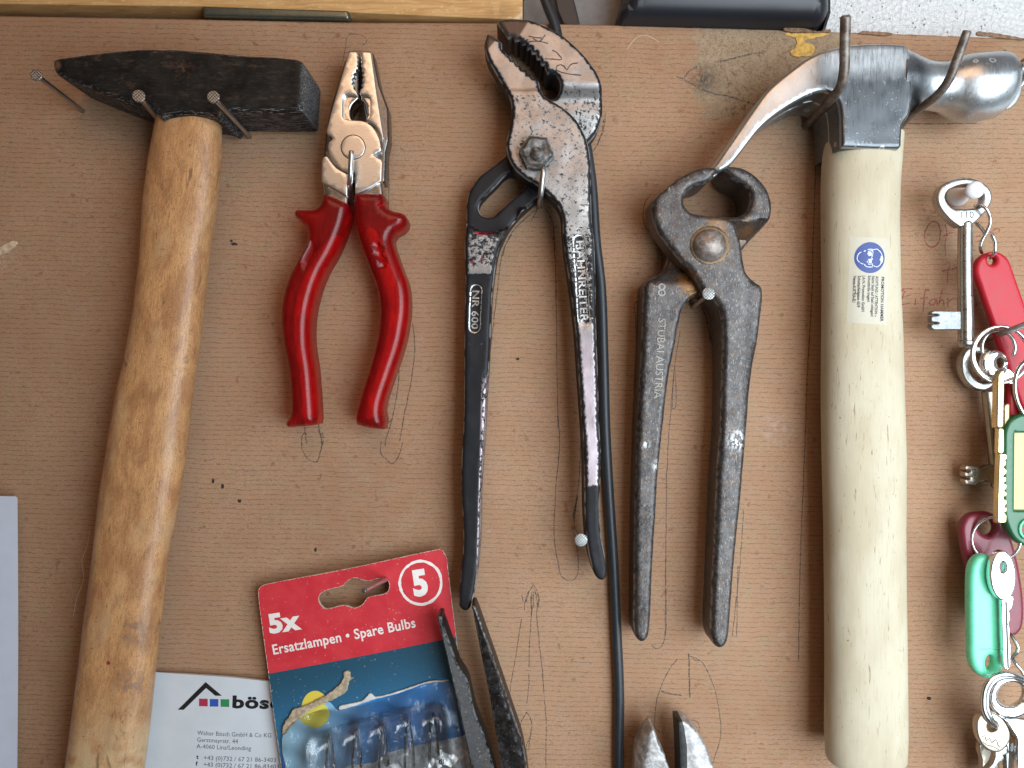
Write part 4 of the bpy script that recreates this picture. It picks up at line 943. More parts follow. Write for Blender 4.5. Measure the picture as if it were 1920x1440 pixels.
hd2 = loft('handle', [(258, 1551, 1686, 18.6, 13.4), (300, 1545, 1684, 18.4, 13.2), (350, 1543, 1682, 18, 12.3), (420, 1543, 1681), (540, 1545, 1683), (640, 1544, 1688), (750, 1543, 1691), (870, 1545, 1694), (1000, 1548, 1693), (1100, 1549, 1694), (1250, 1550, 1696), (1380, 1549, 1697), (1424, 1552, 1695)],
     18, 11.6, MW2, ch, n=2.35, endr=(0, 12), seg=64, bump=.15)
# paper sticker that follows the handle
def wrap(name, x0, y0, x1, y1, skew, mat, parent, on, off, nx=10, ny=10, href=29):
    tree = bvh(on); V = []; F = []; pc = []
    for j in range(ny+1):
        for i in range(nx+1):
            x = x0+(x1-x0)*i/nx+skew*(j/ny); y = y0+(y1-y0)*j/ny+4*(i/nx); w0 = P(x, y, href)
            hit = tree.ray_cast(Vector((w0.x, -.2, w0.z)), Vector((0, 1, 0)), 1)
            V.append(Vector((w0.x, (hit[0].y if hit[0] is not None else -href*.001)-off*.001, w0.z))); pc.append((x/100, y/100, 0))
    for j in range(ny):
        for i in range(nx): a = j*(nx+1)+i; F.append((a, a+nx+1, a+nx+2, a+1))
    return link(name, V, F, mat, parent, pc, [20]*len(V), flat=False)
ml = M('clear_label_film'); ml.set(col=(.74, .72, .62), rough=.35, alpha=.5)
stk = wrap('sticker', 1595, 444, 1667, 605, -5, ml.m, ch, hd2, .05, ny=14)
def decal(name, outline, mat, parent, on, off, href=29, grid=3, step=2.5):
    """flat print that follows a surface"""
    o = solid(name, outline, href, href-.03, mat, parent, r=0, ref=href, grid=grid, step=step); tree = bvh(on); org = Vector(o['_org'])
    for v in o.data.vertices:
        w0 = v.co+org; hit = tree.ray_cast(Vector((w0.x, -.2, w0.z)), Vector((0, 1, 0)), 1)
        d = (w0.y+href*.001)
        if hit[0] is not None: v.co.y = hit[0].y-off*.001+d-org.y
    return o
MBLUE = simple('blue_print', (.012, .040, .235), .4)
decal('safety_symbol', ell(1630, 483.5, 28, 29, 28), MBLUE, stk, hd2, .08)
MWPR = simple('white_line', (.72, .78, .88), .4)
qs = (6, 1520, 400)
stroke('symbol_face', [T(p_, *qs) for p_ in ([(690, 405), (640, 410), (600, 430), (560, 440), (530, 475), (525, 515), (555, 560), (600, 575), (625, 600), (690, 605)], [(695, 412), (745, 405), (775, 435), (800, 475), (808, 510), (795, 560), (745, 605), (700, 590)],
      [(690, 410), (690, 470), (650, 480), (635, 460), (645, 430), (690, 425)], [(690, 520), (650, 520), (632, 545), (650, 575), (690, 570), (690, 600)], [(690, 470), (680, 500), (690, 520)])], 1.3, MWPR, stk, h=29.2, on=stk)
for (x, y) in ((662, 457), (662, 545)): decal('symbol_lens', [(p_[0], p_[1]) for p_ in ell(1520+x/6, 400+y/6, 3.1, 3.3, 10)], MWPR, stk, hd2, .12, grid=4)
decal('symbol_hair', T([(785, 480), (805, 490), (810, 520), (795, 560), (775, 565), (785, 545), (768, 525), (782, 505)], *qs), MWPR, stk, hd2, .12, grid=4)
MTXT = simple('label_ink', (.025, .025, .028), .5)
for (s_, X, Yl, cap, xs_) in (('PROMOTION HAMMER', 793, 712, 5.6, 84), ('ACHTUNG / ATTENTION :-', 727, 708, 5, 76), ('Nicht Stahl auf Stahl schlagen!', 684, 705, 5, 76), ('Schutzbrille tragen!', 641, 702, 5, 49), ('J.A.N. Promotion GmbH', 582, 702, 5, 67), ('Schottenfeldgasse 65/9', 533, 702, 5, 59), ('Vienna-AUSTRIA-EU', 486, 700, 5, 50)):
    writing('sticker_text', s_, 1520+X/6, 400+Yl/6, 29.2, cap, MTXT, stk, ang=-91.5, ext=.02, fit=xs_, on=hd2, off=.13, bold=.022, res=2)
# bent rods that carry it
ro = tube('bent_rod', [(1508, 240, -2), (1535, 212, 14), (1562, 182, 33), (1577, 160, 42), (1583, 130, 46), (1584, 90, 49), (1585.5, 32, 54)], [1.95, 2.0, 2.0, 2.05, 2.05, 2.05, 2.05], MRUSTROD, None, seg=18, step=8); tag(ro, 'thick bent steel rod in front of the claw, left of two', 'rod', 'bent rods holding the claw hammer')
ro = tube('bent_rod', [(1688, 238, -2), (1702, 222, 12), (1735, 196, 28), (1764, 171, 39), (1780, 148, 43), (1792, 118, 46), (1813, 60, 52)], [1.6, 1.6, 1.7, 1.8, 1.8, 1.85, 1.7], MRUSTROD, None, seg=18, step=8); tag(ro, 'thinner leaning rod in front of the round hammer poll', 'rod', 'bent rods holding the claw hammer')
# bolt and washer
wb = thing('threaded_bolt', 'threaded zinc bolt with round washer at the right edge behind the hammer', 'bolt', (1886, 150, 0))
solid('washer', ell(1874, 158, 44, 50, 30), 2.0, .3, mat_steel('zinc', (.55, .58, .60), .4), wb, r=3, rh=.6, ref=2, holes=[ell(1890, 150, 14, 14, 14)])
tube('thread', [(1905, 150, 1), (1912, 140, 10), (1930, 122, 25), (1965, 105, 40)], 3.9, mat_steel('zinc_thread', (.78, .80, .80), .25), wb, seg=20, step=1.6, grooves=1)

# ---------------------------------------------------------------- needle nose pliers
nn = thing('needle_nose_pliers', 'dark steel needle nose pliers pointing up with open serrated tips', 'pliers', (920, 1440, 4))
def ser(p0, p1, n, a):
    out = []
    for i in range(n):
        t = i/n; x = p0[0]+(p1[0]-p0[0])*t; y = p0[1]+(p1[1]-p0[1])*t; out += [(x, y, 1), (x+a, y+(p1[1]-p0[1])/n*.5, 1)]
    return out
nl = [(819, 1158), (822, 1155.5), (828, 1157)]+ser((829, 1162), (860, 1250), 26, -.9)+[(862, 1255), (877, 1281), (890, 1338), (909, 1387), (924, 1440), (945, 1520, 1), (890, 1520, 1), (882, 1440), (861, 1338), (844.6, 1261), (828.4, 1193)]
def ridge(ax, ay, bx, by, wd, dz):
    def f(x, y):
        L = math.hypot(bx-ax, by-ay); d = ((x-ax)*(by-ay)-(y-ay)*(bx-ax))/L
        return -dz*np.clip(np.abs(d)/wd, 0, 1)
    return f
solid('jaw', nl, 27, 14, MIRON, nn, r=4, rh=1.2, ref=26, grid=6, step=3, hfun=ridge(823, 1158, 888, 1440, 40, 4))
nr = [(884, 1139), (887, 1135.5), (891, 1137), (897, 1152), (909, 1186), (935, 1261), (961, 1338), (980, 1396), (988, 1440), (1000, 1520, 1), (955, 1520, 1), (940, 1440), (928.5, 1370), (919, 1312), (906, 1248)]+ser((905, 1244), (886, 1145), 26, .9)
solid('jaw', nr, 24, 10, MIRON, nn, r=4, rh=1.2, ref=23, grid=6, step=3, hfun=lambda x, y: -5*np.clip(((x-889)*.957-(y-1137)*.29-4)/14, 0, 1)-1.2*np.clip(-((x-889)*.957-(y-1137)*.29-4)/26, 0, 1))

# ---------------------------------------------------------------- diagonal cutters
dc = thing('diagonal_cutters', 'steel side cutters with bright pointed blades, cut off by the bottom edge', 'cutters', (1262, 1450, 4))
dl = [(1222, 1366), (1226, 1366), (1231, 1380), (1236, 1396, 1), (1239, 1399, 1), (1240, 1406, 1), (1246, 1412), (1249, 1424), (1256, 1442), (1280, 1520, 1), (1190, 1520, 1), (1193, 1440), (1197, 1410), (1207, 1384)]
solid('blade', dl, 22, 10, MCUT, dc, r=4, rh=1.5, ref=21, grid=5, hfun=lambda x, y: -5*np.clip((1206-x+(1400-y)*-.02+(1440-y)*.18)/14, 0, 1))
dr_ = [(1271, 1351, 1), (1280.5, 1350, 1), (1292, 1357), (1303, 1367), (1322.5, 1396), (1331, 1417), (1338.6, 1440), (1360, 1520, 1), (1284, 1520, 1), (1277, 1440), (1274, 1403)]
solid('blade', dr_, 22, 10, MCUT, dc, r=4, rh=1.2, ref=21, grid=5, hfun=lambda x, y: -1.5*np.clip((x-1300-(y-1400)*.3)/25, 0, 1))
solid('cutting_edge', corner([(1270, 1352), (1279, 1351.5), (1283, 1365), (1288, 1400), (1289, 1520), (1277, 1520), (1273, 1403)]), 22.6, 12, simple('dark_edge', (.03, .03, .03), .4, met=.5), dc, r=2, rh=.6, ref=22)

# ---------------------------------------------------------------- papers and cards
pp = solid('paper_sheet', corner([(-60, 929), (28, 931), (31.5, 934), (32, 1200), (31, 1520), (-60, 1520)]), 6, 5.6, MSHEET, None, r=0, ref=6, grid=20, step=20, hfun=lambda x, y: .8*np.sin(y*.004))
tag(pp, 'bluish white paper sheet at the lower left edge', 'paper')
bc = thing('business_card', 'white business card with roof logo between hammer handle and blister pack', 'card', (420, 1400, 1))
card = solid('card_stock', [(262, 1258, 1), (288, 1260), (350, 1263), (430, 1268), (503, 1276), (560, 1281, 1), (560, 1520, 1), (262, 1520, 1)], 3, 2.6, MCARDP, bc, r=0, ref=3, grid=14, hfun=lambda x, y: 1.2*np.sin((x-280)*.011))
qc = (3.6, 100, 1040)
decal('roof_logo', T([(845, 1042), (1035, 853), (1145, 945), (1100, 945), (1038, 893), (885, 1042)], *qc, c=True), MBLACKI, bc, card, .05, href=3, grid=6)
for (a, b, col) in ((990, 1049, (.40, .03, .07)), (1063, 1121, (.03, .09, .42)), (1136, 1194, (.03, .24, .09))):
    decal('logo_square', T([(a, 965+(a-990)*.02), (b, 966+(a-990)*.02), (b, 1017+(a-990)*.02), (a, 1016+(a-990)*.02)], *qc, c=True), simple('logo_ink', col, .5), bc, card, .05, href=3, grid=6)
writing('logo_lettering', 'bösch', 436.5, 1324.5, 3, 21.5, MBLACKI, bc, ang=-2, ext=.02, bold=.04, fit=112, on=card, off=.06, space=1.08)
for (s_, X, Y_, cap, ft) in (('Walter Bösch GmbH & Co KG', 978, 1209, 8, 138), ('Gerstmayrstr. 44', 975, 1255, 8, 77), ('A-4060 Linz/Leonding', 973, 1299, 8, 102), ('+43 (0)732 / 67 21 86-3403', 1020, 1376, 8, 135), ('+43 (0)732 / 67 21 86-83403', 1018, 1421, 8, 141)):
    writing('card_text', s_, 100+X/3.6, 1040+Y_/3.6, 3, cap, MGREYI, bc, ang=-2.3, ext=.02, fit=ft, on=card, off=.06, res=2)
for (s_, X, Y_) in (('t', 972, 1370), ('f', 968, 1416)): writing('card_text', s_, 100+X/3.6, 1040+Y_/3.6, 3, 7.5, MBLACKI, bc, ang=-2.3, ext=.02, on=card, off=.06, res=2, bold=.03)

bl = thing('blister_pack', 'red and blue bulb blister card with torn front hanging on a nail', 'packaging', (690, 1300, 4))
slot_c = T([(418, 400), (432, 368), (470, 345), (570, 318), (592, 292), (640, 270), (695, 285), (735, 288), (815, 270), (845, 290), (853, 325), (835, 362), (720, 392), (692, 430), (640, 455), (588, 440), (555, 440), (465, 460), (435, 440)], 3.273, 470, 1000)
cardb = solid('card', [(484, 1108), (489, 1100), (500, 1095), (660, 1064), (815, 1031), (828, 1031), (836, 1042), (838, 1049, 1), (846, 1115, 1), (855, 1189, 1), (868, 1300, 1), (882.5, 1440, 1), (891, 1520, 1), (542, 1520, 1), (528, 1440, 1), (515, 1350, 1), (503.6, 1263, 1), (492, 1180, 1)], 8, 7.3, MCARD, bl, r=0, ref=8, holes=[slot_c], grid=9, hfun=lambda x, y: .9*np.sin((x-480)*.008))
def cards(name, *a, **k): return writing(name, *a, **k)
writing('card_title', '5x', 506, 1186.5, 8, 33, MWHITE, bl, ang=9, ext=.02, bold=.045, fit=56, space=1.06, on=cardb, off=.06)
writing('card_title', 'Ersatzlampen • Spare Bulbs', 512, 1227, 8, 18, MWHITE, bl, ang=11.0, ext=.02, bold=.017, fit=273, on=cardb, off=.06, space=1.05)
writing('card_number', '5', 777, 1116, 8, 44, MWHITE, bl, ang=9, ext=.02, bold=.05, fit=25, on=cardb, off=.06)
stroke('number_ring', [ell(789, 1092, 38.8, 40.3, 28)+[ell(789, 1092, 38.8, 40.3, 28)[0]]], 5.0, MWHITE, bl, h=8.1, on=cardb)
decal('printed_sun', ell(592, 1328, 26, 34, 24), simple('sun_yellow', (.72, .58, .08), .45), bl, cardb, .05, href=8, grid=6)
qb = (3.273, 470, 1000)
mb = M('pale_blue_print'); mb.set(col=mb.mix(mb.rng(mb.x, 5.3, 7.2), (.42, .70, .88), (.04, .23, .56)), rough=.3, coat=.3)
decal('torn_print', T([(195, 1330), (200, 1240), (235, 1180), (320, 1125), (420, 1075), (480, 1030), (540, 1080), (600, 1060), (690, 1030), (735, 985), (765, 1005), (850, 985), (960, 950), (1080, 915), (1215, 900), (1290, 1200, 1), (1350, 1700, 1), (240, 1700, 1), (215, 1420)], *qb), mb.m, bl, cardb, .08, href=8, grid=9)
decal('printed_sun', T([(305, 1130), (350, 1100), (400, 1078), (450, 1045), (478, 1070), (485, 1110), (465, 1155), (420, 1185), (370, 1182), (325, 1160)], *qb), simple('sun_yellow_pale', (.70, .66, .12), .4), bl, cardb, .14, href=8, grid=6)
solid('torn_paper', T([(572, 850), (605, 842), (618, 880), (638, 880), (605, 905), (590, 965), (540, 1000), (480, 1030), (400, 1062), (320, 1120), (255, 1175), (205, 1230), (200, 1185), (240, 1115), (260, 1080), (330, 1055), (400, 1025), (470, 985), (540, 930), (570, 890)], *qb), 9.9, 9.0, MFIBRE, bl, r=2, rh=.3, ref=9, jag=2, grid=6)
solid('torn_paper', T([(545, 1060), (600, 1045), (690, 1022), (735, 980), (768, 1000), (900, 968), (1080, 910), (1215, 898), (1215, 903), (1080, 918), (900, 980), (770, 1012), (700, 1035), (620, 1060), (545, 1080)], *qb), 9.8, 9.0, plain('torn_white', (.62, .62, .60), .8), bl, r=1, rh=.2, ref=9, jag=1, grid=5)
decal('grey_print', T([(860, 1335), (1000, 1300), (1180, 1270), (1330, 1235), (1400, 1700), (300, 1700), (330, 1560), (600, 1420), (760, 1400)], *qb, c=True), plain('silver_print', (.58, .61, .64), .35, scale=9, var=.35), bl, cardb, .16, href=8, grid=9)
mg = M('clear_blister_plastic'); mg.set(col=(1, 1, 1), rough=.04, trans=1.0, ior=1.42)
mn = mg.noise(5, 3, mg.sc(mg.pc, (1.6, .7, 1)), dist=1.0); mg.bump(mn, .5, .0012)
tr = mg.n('ShaderNodeBsdfTransparent'); gs = mg.n('ShaderNodeBsdfGlossy'); gs.inputs['Roughness'].default_value = .09; fr = mg.n('ShaderNodeLayerWeight'); fr.inputs['Blend'].default_value = .35
bn = mg.t.nodes['Bump']; mg.t.links.new(bn.outputs[0], gs.inputs['Normal']); 0
ms = mg.n('ShaderNodeMixShader'); mg.t.links.new(mg.math('ADD', mg.math('MULTIPLY', fr.outputs['Fresnel'], .85), .05), ms.inputs[0]); mg.t.links.new(tr.outputs[0], ms.inputs[1]); mg.t.links.new(gs.outputs[0], ms.inputs[2]); mg.t.links.new(ms.outputs[0], mg.out.inputs[0])
MCLEAR = mg.m
bo = [(572, 1400), (578, 1390), (620, 1372), (700, 1348), (770, 1332), (822, 1327), (834, 1338), (842, 1380), (850, 1440), (860, 1520, 1), (588, 1520, 1), (578, 1440)]
blis = solid('blister', bo, 21, 9.3, MCLEAR, bl, r=16, rh=8, ref=14, grid=6, hfun=lambda x, y: 1.6*np.sin((x+.18*y)*.135))
solid('blister_flange', T([(235, 1180), (330, 1120), (450, 1080), (620, 1070), (900, 990), (1210, 915), (1270, 1100), (1330, 1440), (1345, 1700), (250, 1700), (205, 1400), (200, 1260)], *qb), 9.9, 9.5, MCLEAR, bl, r=2, rh=.2, ref=9, grid=8, hfun=lambda x, y: .35*np.sin(x*.09+y*.03)+.3*np.sin(y*.12-x*.05), hbfun=lambda x, y: .35*np.sin(x*.09+y*.03)+.3*np.sin(y*.12-x*.05))
MGL = MCLEAR
for i, x in enumerate((618, 668, 718, 766, 812)):
    y0 = 1404-i*10
    b = thing('spare_bulb', ['leftmost', 'second from left', 'middle', 'second from right', 'rightmost'][i]+' of five small clear glass bulbs inside the plastic blister', 'bulb', (x+6, y0+40, 12), 'spare bulbs in the blister pack')
    loft('glass', [(y0-22, x-4, x+3), (y0-8, x-7, x+7), (y0+14, x-9, x+10), (y0+40, x-9, x+12), (y0+60, x-10, x+13), (y0+90, x-8, x+14)], 14, 2.6, MGL, b, n=2, seg=16, step=6, endr=(3, 3))
    solid('cap', corner([(x-7, y0+88), (x+14, y0+88), (x+16, y0+130), (x-6, y0+130)]), 15, 10, MCHROME, b, r=5, ref=13)
for i, (x, y, a) in enumerate(((815, 1432, 15), (838, 1420, 60), (742, 1438, -10))):
    pts_ = [(x+random.uniform(10, 24)*math.cos(R(a+t_)), y+random.uniform(8, 20)*math.sin(R(a+t_)), 1) for t_ in range(0, 360, 60)]
    sh = solid('foil_scrap', pts_, 21+i*.3, 20.8+i*.3, plain('crumpled_foil', (.50, .52, .54), .35, met=.4, scale=20, bump=.5), bl, r=0, ref=20, grid=6, hfun=lambda x, y: 1.2*np.sin(x*.3)*np.sin(y*.25))
writing('foil_number', '01', 823, 1433, 24, 8, MBLACKI, bl, ang=5, ext=.02, bold=.03)
hk = tube('hanging_nail', [(737, 1079, -1), (722, 1087, 10), (700, 1098, 22), (682, 1108, 32)], [1.2, 1.2, 1.2, 1.2], MNAIL, None, seg=14)
tag(hk, 'headless nail poking through the slot of the red blister card', 'nail')

# ---------------------------------------------------------------- keys
def ring(name, cx, cy, rx, ry, h0, rad, mat, parent=None, tilt=0, dh=0, rot=0, n=28, a0=0, a1=360):
    pts = []
    full = abs(a1-a0) >= 360
    for i in range(n if full else n+1):
        a = R(a0+(a1-a0)*i/n); c, s_ = math.cos(R(rot)), math.sin(R(rot)); u, v = rx*math.cos(a), ry*math.sin(a)
        pts.append((cx+u*c-v*s_, cy+u*s_+v*c, h0+dh*math.cos(a-R(tilt))))
    return tube(name, pts, rad, mat, parent, closed=full, seg=12, step=6)
# key 110
k1 = thing('lever_key', 'old steel lever key stamped 110 hanging on a white push pin', 'key', (1810, 480, 12))
bow = solid('bow', [(1758, 373), (1760, 360), (1768, 347), (1790, 336), (1812.5, 333.5), (1835, 337.5), (1852, 348), (1861, 363), (1860, 378), (1850, 395), (1836, 411), (1822.5, 422.5, 1), (1800, 425, 1), (1780, 410), (1762.5, 388)], 17, 12.5, MKEY, k1, r=4, rh=1, ref=17, grid=6,
      holes=[[(1774, 366), (1782, 355), (1800, 348.5), (1820, 347), (1836, 352), (1844, 362), (1845, 375), (1839, 387, 1), (1825, 390), (1795, 391), (1786, 388), (1777, 378)]])
writing('stamped_number', '110', 1799, 409, 17, 12, MBLACKI, bow, ang=1, ext=.02, fit=27, on=bow, off=.04, bold=.005)
tube('stem', [(1810, 420, 14.8), (1809.5, 470, 14.8), (1810, 556, 14.8)], 3.0, MKEY, k1, seg=20, step=12)
tube('collar', [(1810, 557, 14.8), (1811, 600, 14.8), (1811, 638, 14.8)], 3.25, MKEY, k1, seg=20, step=12)
tube('collar', [(1811, 640, 14.8), (1811, 646, 14.8)], 3.5, MKEY, k1, seg=20, step=3)
solid('bit', corner([(1746, 586), (1751, 582), (1806, 583), (1806, 618), (1751, 618.5), (1746, 614), (1746, 607), (1759, 607), (1759, 604), (1746, 604), (1746, 592), (1759, 592), (1759, 589), (1746, 589)]), 16, 13, mat_steel('key_bit', (.26, .27, .28), .36, met=.9), k1, r=2, rh=.6, ref=16)
# push pin
pp_ = thing('push_pin', 'white plastic push pin through the bow of the 110 key', 'push pin', (1795, 367, 0))
def knob(name, ctr, ax, prof, mat, parent):
    d = ax.normalized(); u = d.orthogonal().normalized(); v = d.cross(u); V = []; F = []; n = 24
    for (z, r_) in prof:
        for j in range(n): a = 2*math.pi*j/n; V.append(ctr+(d*z+(u*math.cos(a)+v*math.sin(a))*r_)*.001)
    m = len(prof)
    for i in range(m-1):
        for j in range(n): F.append((i*n+j, i*n+(j+1) % n, (i+1)*n+(j+1) % n, (i+1)*n+j))
    F.append(tuple(range(n))[::-1]); F.append(tuple(range((m-1)*n, m*n)))
    return link(name, V, F, mat, parent, [(p.x*40, -p.z*40, -p.y*40) for p in V], [9]*len(V))
a, b = P(1795, 367, 1), P(1829, 356, 21); ax = b-a; L = ax.length*1000
knob('pin_body', a, ax, [(-1, 4.6), (0, 4.9), (1.2, 4.9), (2, 4.3), (4, 3.0), (8, 2.2), (L*.6, 2.2), (L-4, 2.9), (L-2, 3.7), (L-.6, 3.9), (L+.2, 3.6), (L+.8, 2.8), (L+1.05, 1.4)], MWHITEP, pp_)
# second row: wire hook and red tag
wr = tube('wire_hook', [(1828, 387, 12), (1840, 385, 19), (1851, 394, 20), (1857, 415, 18), (1850, 436, 17), (1841, 452, 16), (1838, 464, 15), (1841, 474, 12)], .75, MWIRE, None); tag(wr, 'twisted steel wire hook linking key 110 to the red tag', 'wire hook')
wr = tube('wire_hook', [(1830, 418, 11), (1840, 428, 13), (1848, 438, 15), (1847, 437, 15)], .75, MWIRE, None); tag(wr, 'short dark wire end behind the bow of key 110', 'wire hook')
wr = tube('wire_hook', [(1859, 439, 20), (1865, 452, 20), (1866, 468, 20), (1862, 478, 18), (1857, 484, 13)], .8, MWIRE, None); tag(wr, 'short silver wire curl going into the hole of the red tag', 'wire hook')
def tagshape(cx0, cy0, cx1, cy1, w_, n=8): return pill(cx0, cy0, cx1, cy1, w_, n)
rt1 = tag(solid('key_tag', tagshape(1865, 505, 1952, 760, 34), 15, 11.5, MREDT, None, r=7, rh=1.6, ref=15, holes=[ell(1862, 487, 8.5, 9, 12)], grid=9), 'long bright red plastic key tag slanting to the right edge', 'key tag')
rt2 = tag(solid('key_tag', tagshape(1926, 705, 1922, 830, 33), 10.5, 7.5, MREDT, None, r=7, rh=1.6, ref=10, grid=9), 'red plastic key tag hidden behind the brass key and green tag', 'key tag')
# hook nail at right
hk = tube('hook_rod', [(1848, 636, -1), (1870, 628, 12), (1898, 618, 28), (1945, 600, 50)], 1.35, MNAIL, None); tag(hk, 'grey rod sticking out through the large split ring', 'hook')
sr = thing('split_ring', 'large silver split ring around the grey hook rod', 'key ring', (1875, 665, 18))
ring('ring_coil', 1876, 665, 54, 53, 21, .75, MWIRE, sr, dh=3); ring('ring_coil', 1877, 664, 51.5, 51, 19.8, .75, MWIRE, sr, dh=3)
wr = ring('wire_loop', 1872, 652, 31, 33, 17, .8, MWIRE, None, dh=4, a0=120, a1=385); tag(wr, 'small open wire loop inside the large split ring', 'key ring')
rg = ring('split_ring', 1940, 735, 36, 60, 26, .9, MWIRE, None, dh=3, rot=-12); tag(rg, 'tall split ring at the right edge above the green tag', 'key ring')
# shiny key bow seen inside
kb = thing('polished_key', 'small polished key bow behind the top of the brass key', 'key', (1868, 680, 14))
solid('bow', ell(1868, 682, 26, 27, 20), 17, 14, MKEYB, kb, r=10, rh=1.8, ref=17, holes=[ell(1879, 680, 7, 10, 12)], grid=5)
solid('blade', corner([(1868, 700), (1890, 690), (1905, 705), (1905, 720), (1876, 720)]), 15.5, 13.5, MKEYB, kb, r=2, ref=15)
# brass key on edge
bk = thing('brass_key', 'brass cylinder key seen edge on hanging from the split ring', 'key', (1878, 800, 20))
solid('bow', corner([(1871, 706), (1877, 695), (1885, 693), (1883, 802), (1869, 802)]), 25, 21.5, MBRASS, bk, r=3, rh=.8, ref=25, grid=6)
solid('neck', corner([(1871, 803), (1882, 803), (1882, 850), (1870, 850)]), 24, 21.5, MBRASS, bk, r=2, ref=23.5)
tooth = [(1870, 850, 1), (1886, 850, 1)]
yy = 858
while yy < 968: tooth += [(1886, yy, 1), (1880+random.uniform(-3, 3), yy+5, 1), (1885, yy+9, 1)]; yy += 14
tooth += [(1884, 980, 1), (1866, 980, 1), (1867, 930, 1)]
solid('blade', tooth, 24, 21, MBRASS, bk, r=2, rh=.8, ref=22.5, grid=5)
solid('blade_side', corner([(1884, 760), (1893, 756), (1890, 980), (1884, 980)]), 22, 20, mat_steel('dull_brass', (.50, .40, .22), .4), bk, r=1, ref=22)
# second lever key behind
k3 = thing('lever_key', 'worn lever key with toothed bit behind the brass key', 'key', (1858, 800, 6))
solid('bow', ell(1838, 690, 35, 44, 24, -20), 9, 5.5, MKEY, k3, r=5, rh=1.3, ref=9, grid=6, holes=[ell(1842, 690, 20, 27, 18, -20)])
tube('stem', [(1852, 735, 7.5), (1860, 810, 7.5), (1868, 890, 7.5), (1870, 912, 7.5)], 2.6, MBRONZE, k3, seg=18, step=12)
solid('bit', corner([(1809, 876), (1814, 872), (1834, 874), (1840, 878), (1856, 872), (1868, 873), (1868, 908), (1856, 905), (1850, 900), (1834, 905), (1830, 910), (1812, 909), (1808, 902), (1808, 899), (1820, 898), (1820, 895), (1808, 894), (1808, 885), (1820, 885), (1820, 882), (1808, 881)]), 9.5, 6, MBRONZE, k3, r=3, rh=.9, ref=9.5)
writing('stamped_letters', 'BAU', 1823, 879, 9.6, 7, MCHROME, k3, ang=-90, ext=.1, xs=.9)
# dark green tag
gt = thing('key_tag', 'dark green plastic key tag with yellowed paper window', 'key tag', (1930, 900, 20))
gfo = [(1884, 960), (1884, 830), (1886, 806), (1898, 786), (1922, 775), (1950, 775), (1975, 790), (1985, 830), (1985, 960), (1975, 1005), (1945, 1026), (1918, 1022), (1898, 1003)]
solid('frame', gfo, 24, 19.5, MGREEN, gt, r=6, rh=1.5, ref=24, grid=9, holes=[corner([(1905, 812), (1966, 812), (1966, 957), (1904, 957)]), ell(1925, 992, 12, 16, 14)])
solid('paper_insert', corner([(1902, 809), (1969, 809), (1969, 960), (1901, 960)]), 22, 21, MINSERT, gt, r=0, ref=24, grid=20)
tube('eyelet', [(1925+13*math.cos(R(a_)), 992+16*math.sin(R(a_)), 24) for a_ in range(0, 360, 30)], .6, MMINT, gt, closed=True)
# maroon tag and its ring
mt = tag(solid('key_tag', [(1805, 1000), (1807, 982), (1820, 966), (1844, 961), (1862, 962), (1880, 975), (1895, 1000), (1905, 1030), (1915, 1075), (1922, 1130), (1920, 1175), (1908, 1192), (1895, 1194), (1870, 1185), (1846, 1150), (1828, 1105), (1812, 1045)], 13, 9, MMAROON, None, r=8, rh=1.8, ref=13, grid=8,
      holes=[[(1836, 985), (1840, 974), (1855, 973), (1866, 982), (1868, 995), (1860, 1005), (1848, 1004), (1838, 996)]]), 'dark maroon plastic key tag behind the mint green tag', 'key tag')
rg = ring('key_ring', 1868, 1011, 46, 42, 18, .65, MWIRE, None, dh=5); tag(rg, 'thin silver ring through the maroon tag and small silver key', 'key ring')
# mint tag
mn_ = thing('key_tag', 'mint green plastic key tag with small hole at its bottom', 'key tag', (1850, 1160, 16))
MT = solid('body', [(1821, 1200), (1821, 1085), (1825, 1060), (1836, 1045), (1850, 1041), (1864, 1046), (1876, 1075), (1883, 1120), (1884, 1180), (1884, 1250), (1878, 1262), (1861, 1273), (1842, 1270), (1828, 1255), (1822, 1235)], 21, 16.5, MMINT, mn_, r=9, rh=2, ref=21, grid=7, holes=[ell(1859, 1245, 8.5, 15, 14)])
stroke('window_line', [[(1838, 1217), (1860, 1217), (1878, 1219)]], 1.2, simple('mint_dark', (.05, .35, .22), .4), mn_, h=21, on=MT)
# small silver key
sk = thing('small_key', 'small shiny silver key hanging in front of the mint tag', 'key', (1886, 1140, 24))
solid('bow', ell(1882, 1080, 24.5, 47, 26, -2), 25.5, 22.5, MKEYB, sk, r=4, rh=.8, ref=25.5, grid=7, holes=[ell(1882, 1064, 5.5, 11, 12)])
solid('blade', [(1878, 1118, 1), (1902, 1118, 1), (1899, 1135, 1), (1897, 1142, 1), (1893, 1146, 1), (1895, 1160, 1), (1892, 1168, 1), (1894, 1182, 1), (1893, 1200, 1), (1896, 1210, 1), (1895, 1248, 1), (1893, 1257, 1), (1887, 1256, 1), (1882, 1248, 1)], 25, 23, MKEYB, sk, r=1.5, rh=.4, ref=25, grid=5)
solid('groove', corner([(1884.5, 1128), (1888, 1128), (1892, 1254), (1888.5, 1252)]), 25.12, 24, MDARKMET, sk, r=0, ref=25, grid=8)
# wire spiral
wr = tube('wire_spiral', [(1896, 1190, 14), (1903, 1202, 16), (1909, 1214, 17), (1907, 1224, 17), (1899, 1232, 15), (1906, 1246, 14), (1916, 1258, 15), (1924, 1275, 16)], .8, MWIRE, None); tag(wr, 'curly steel wire beside the tip of the small silver key', 'wire')
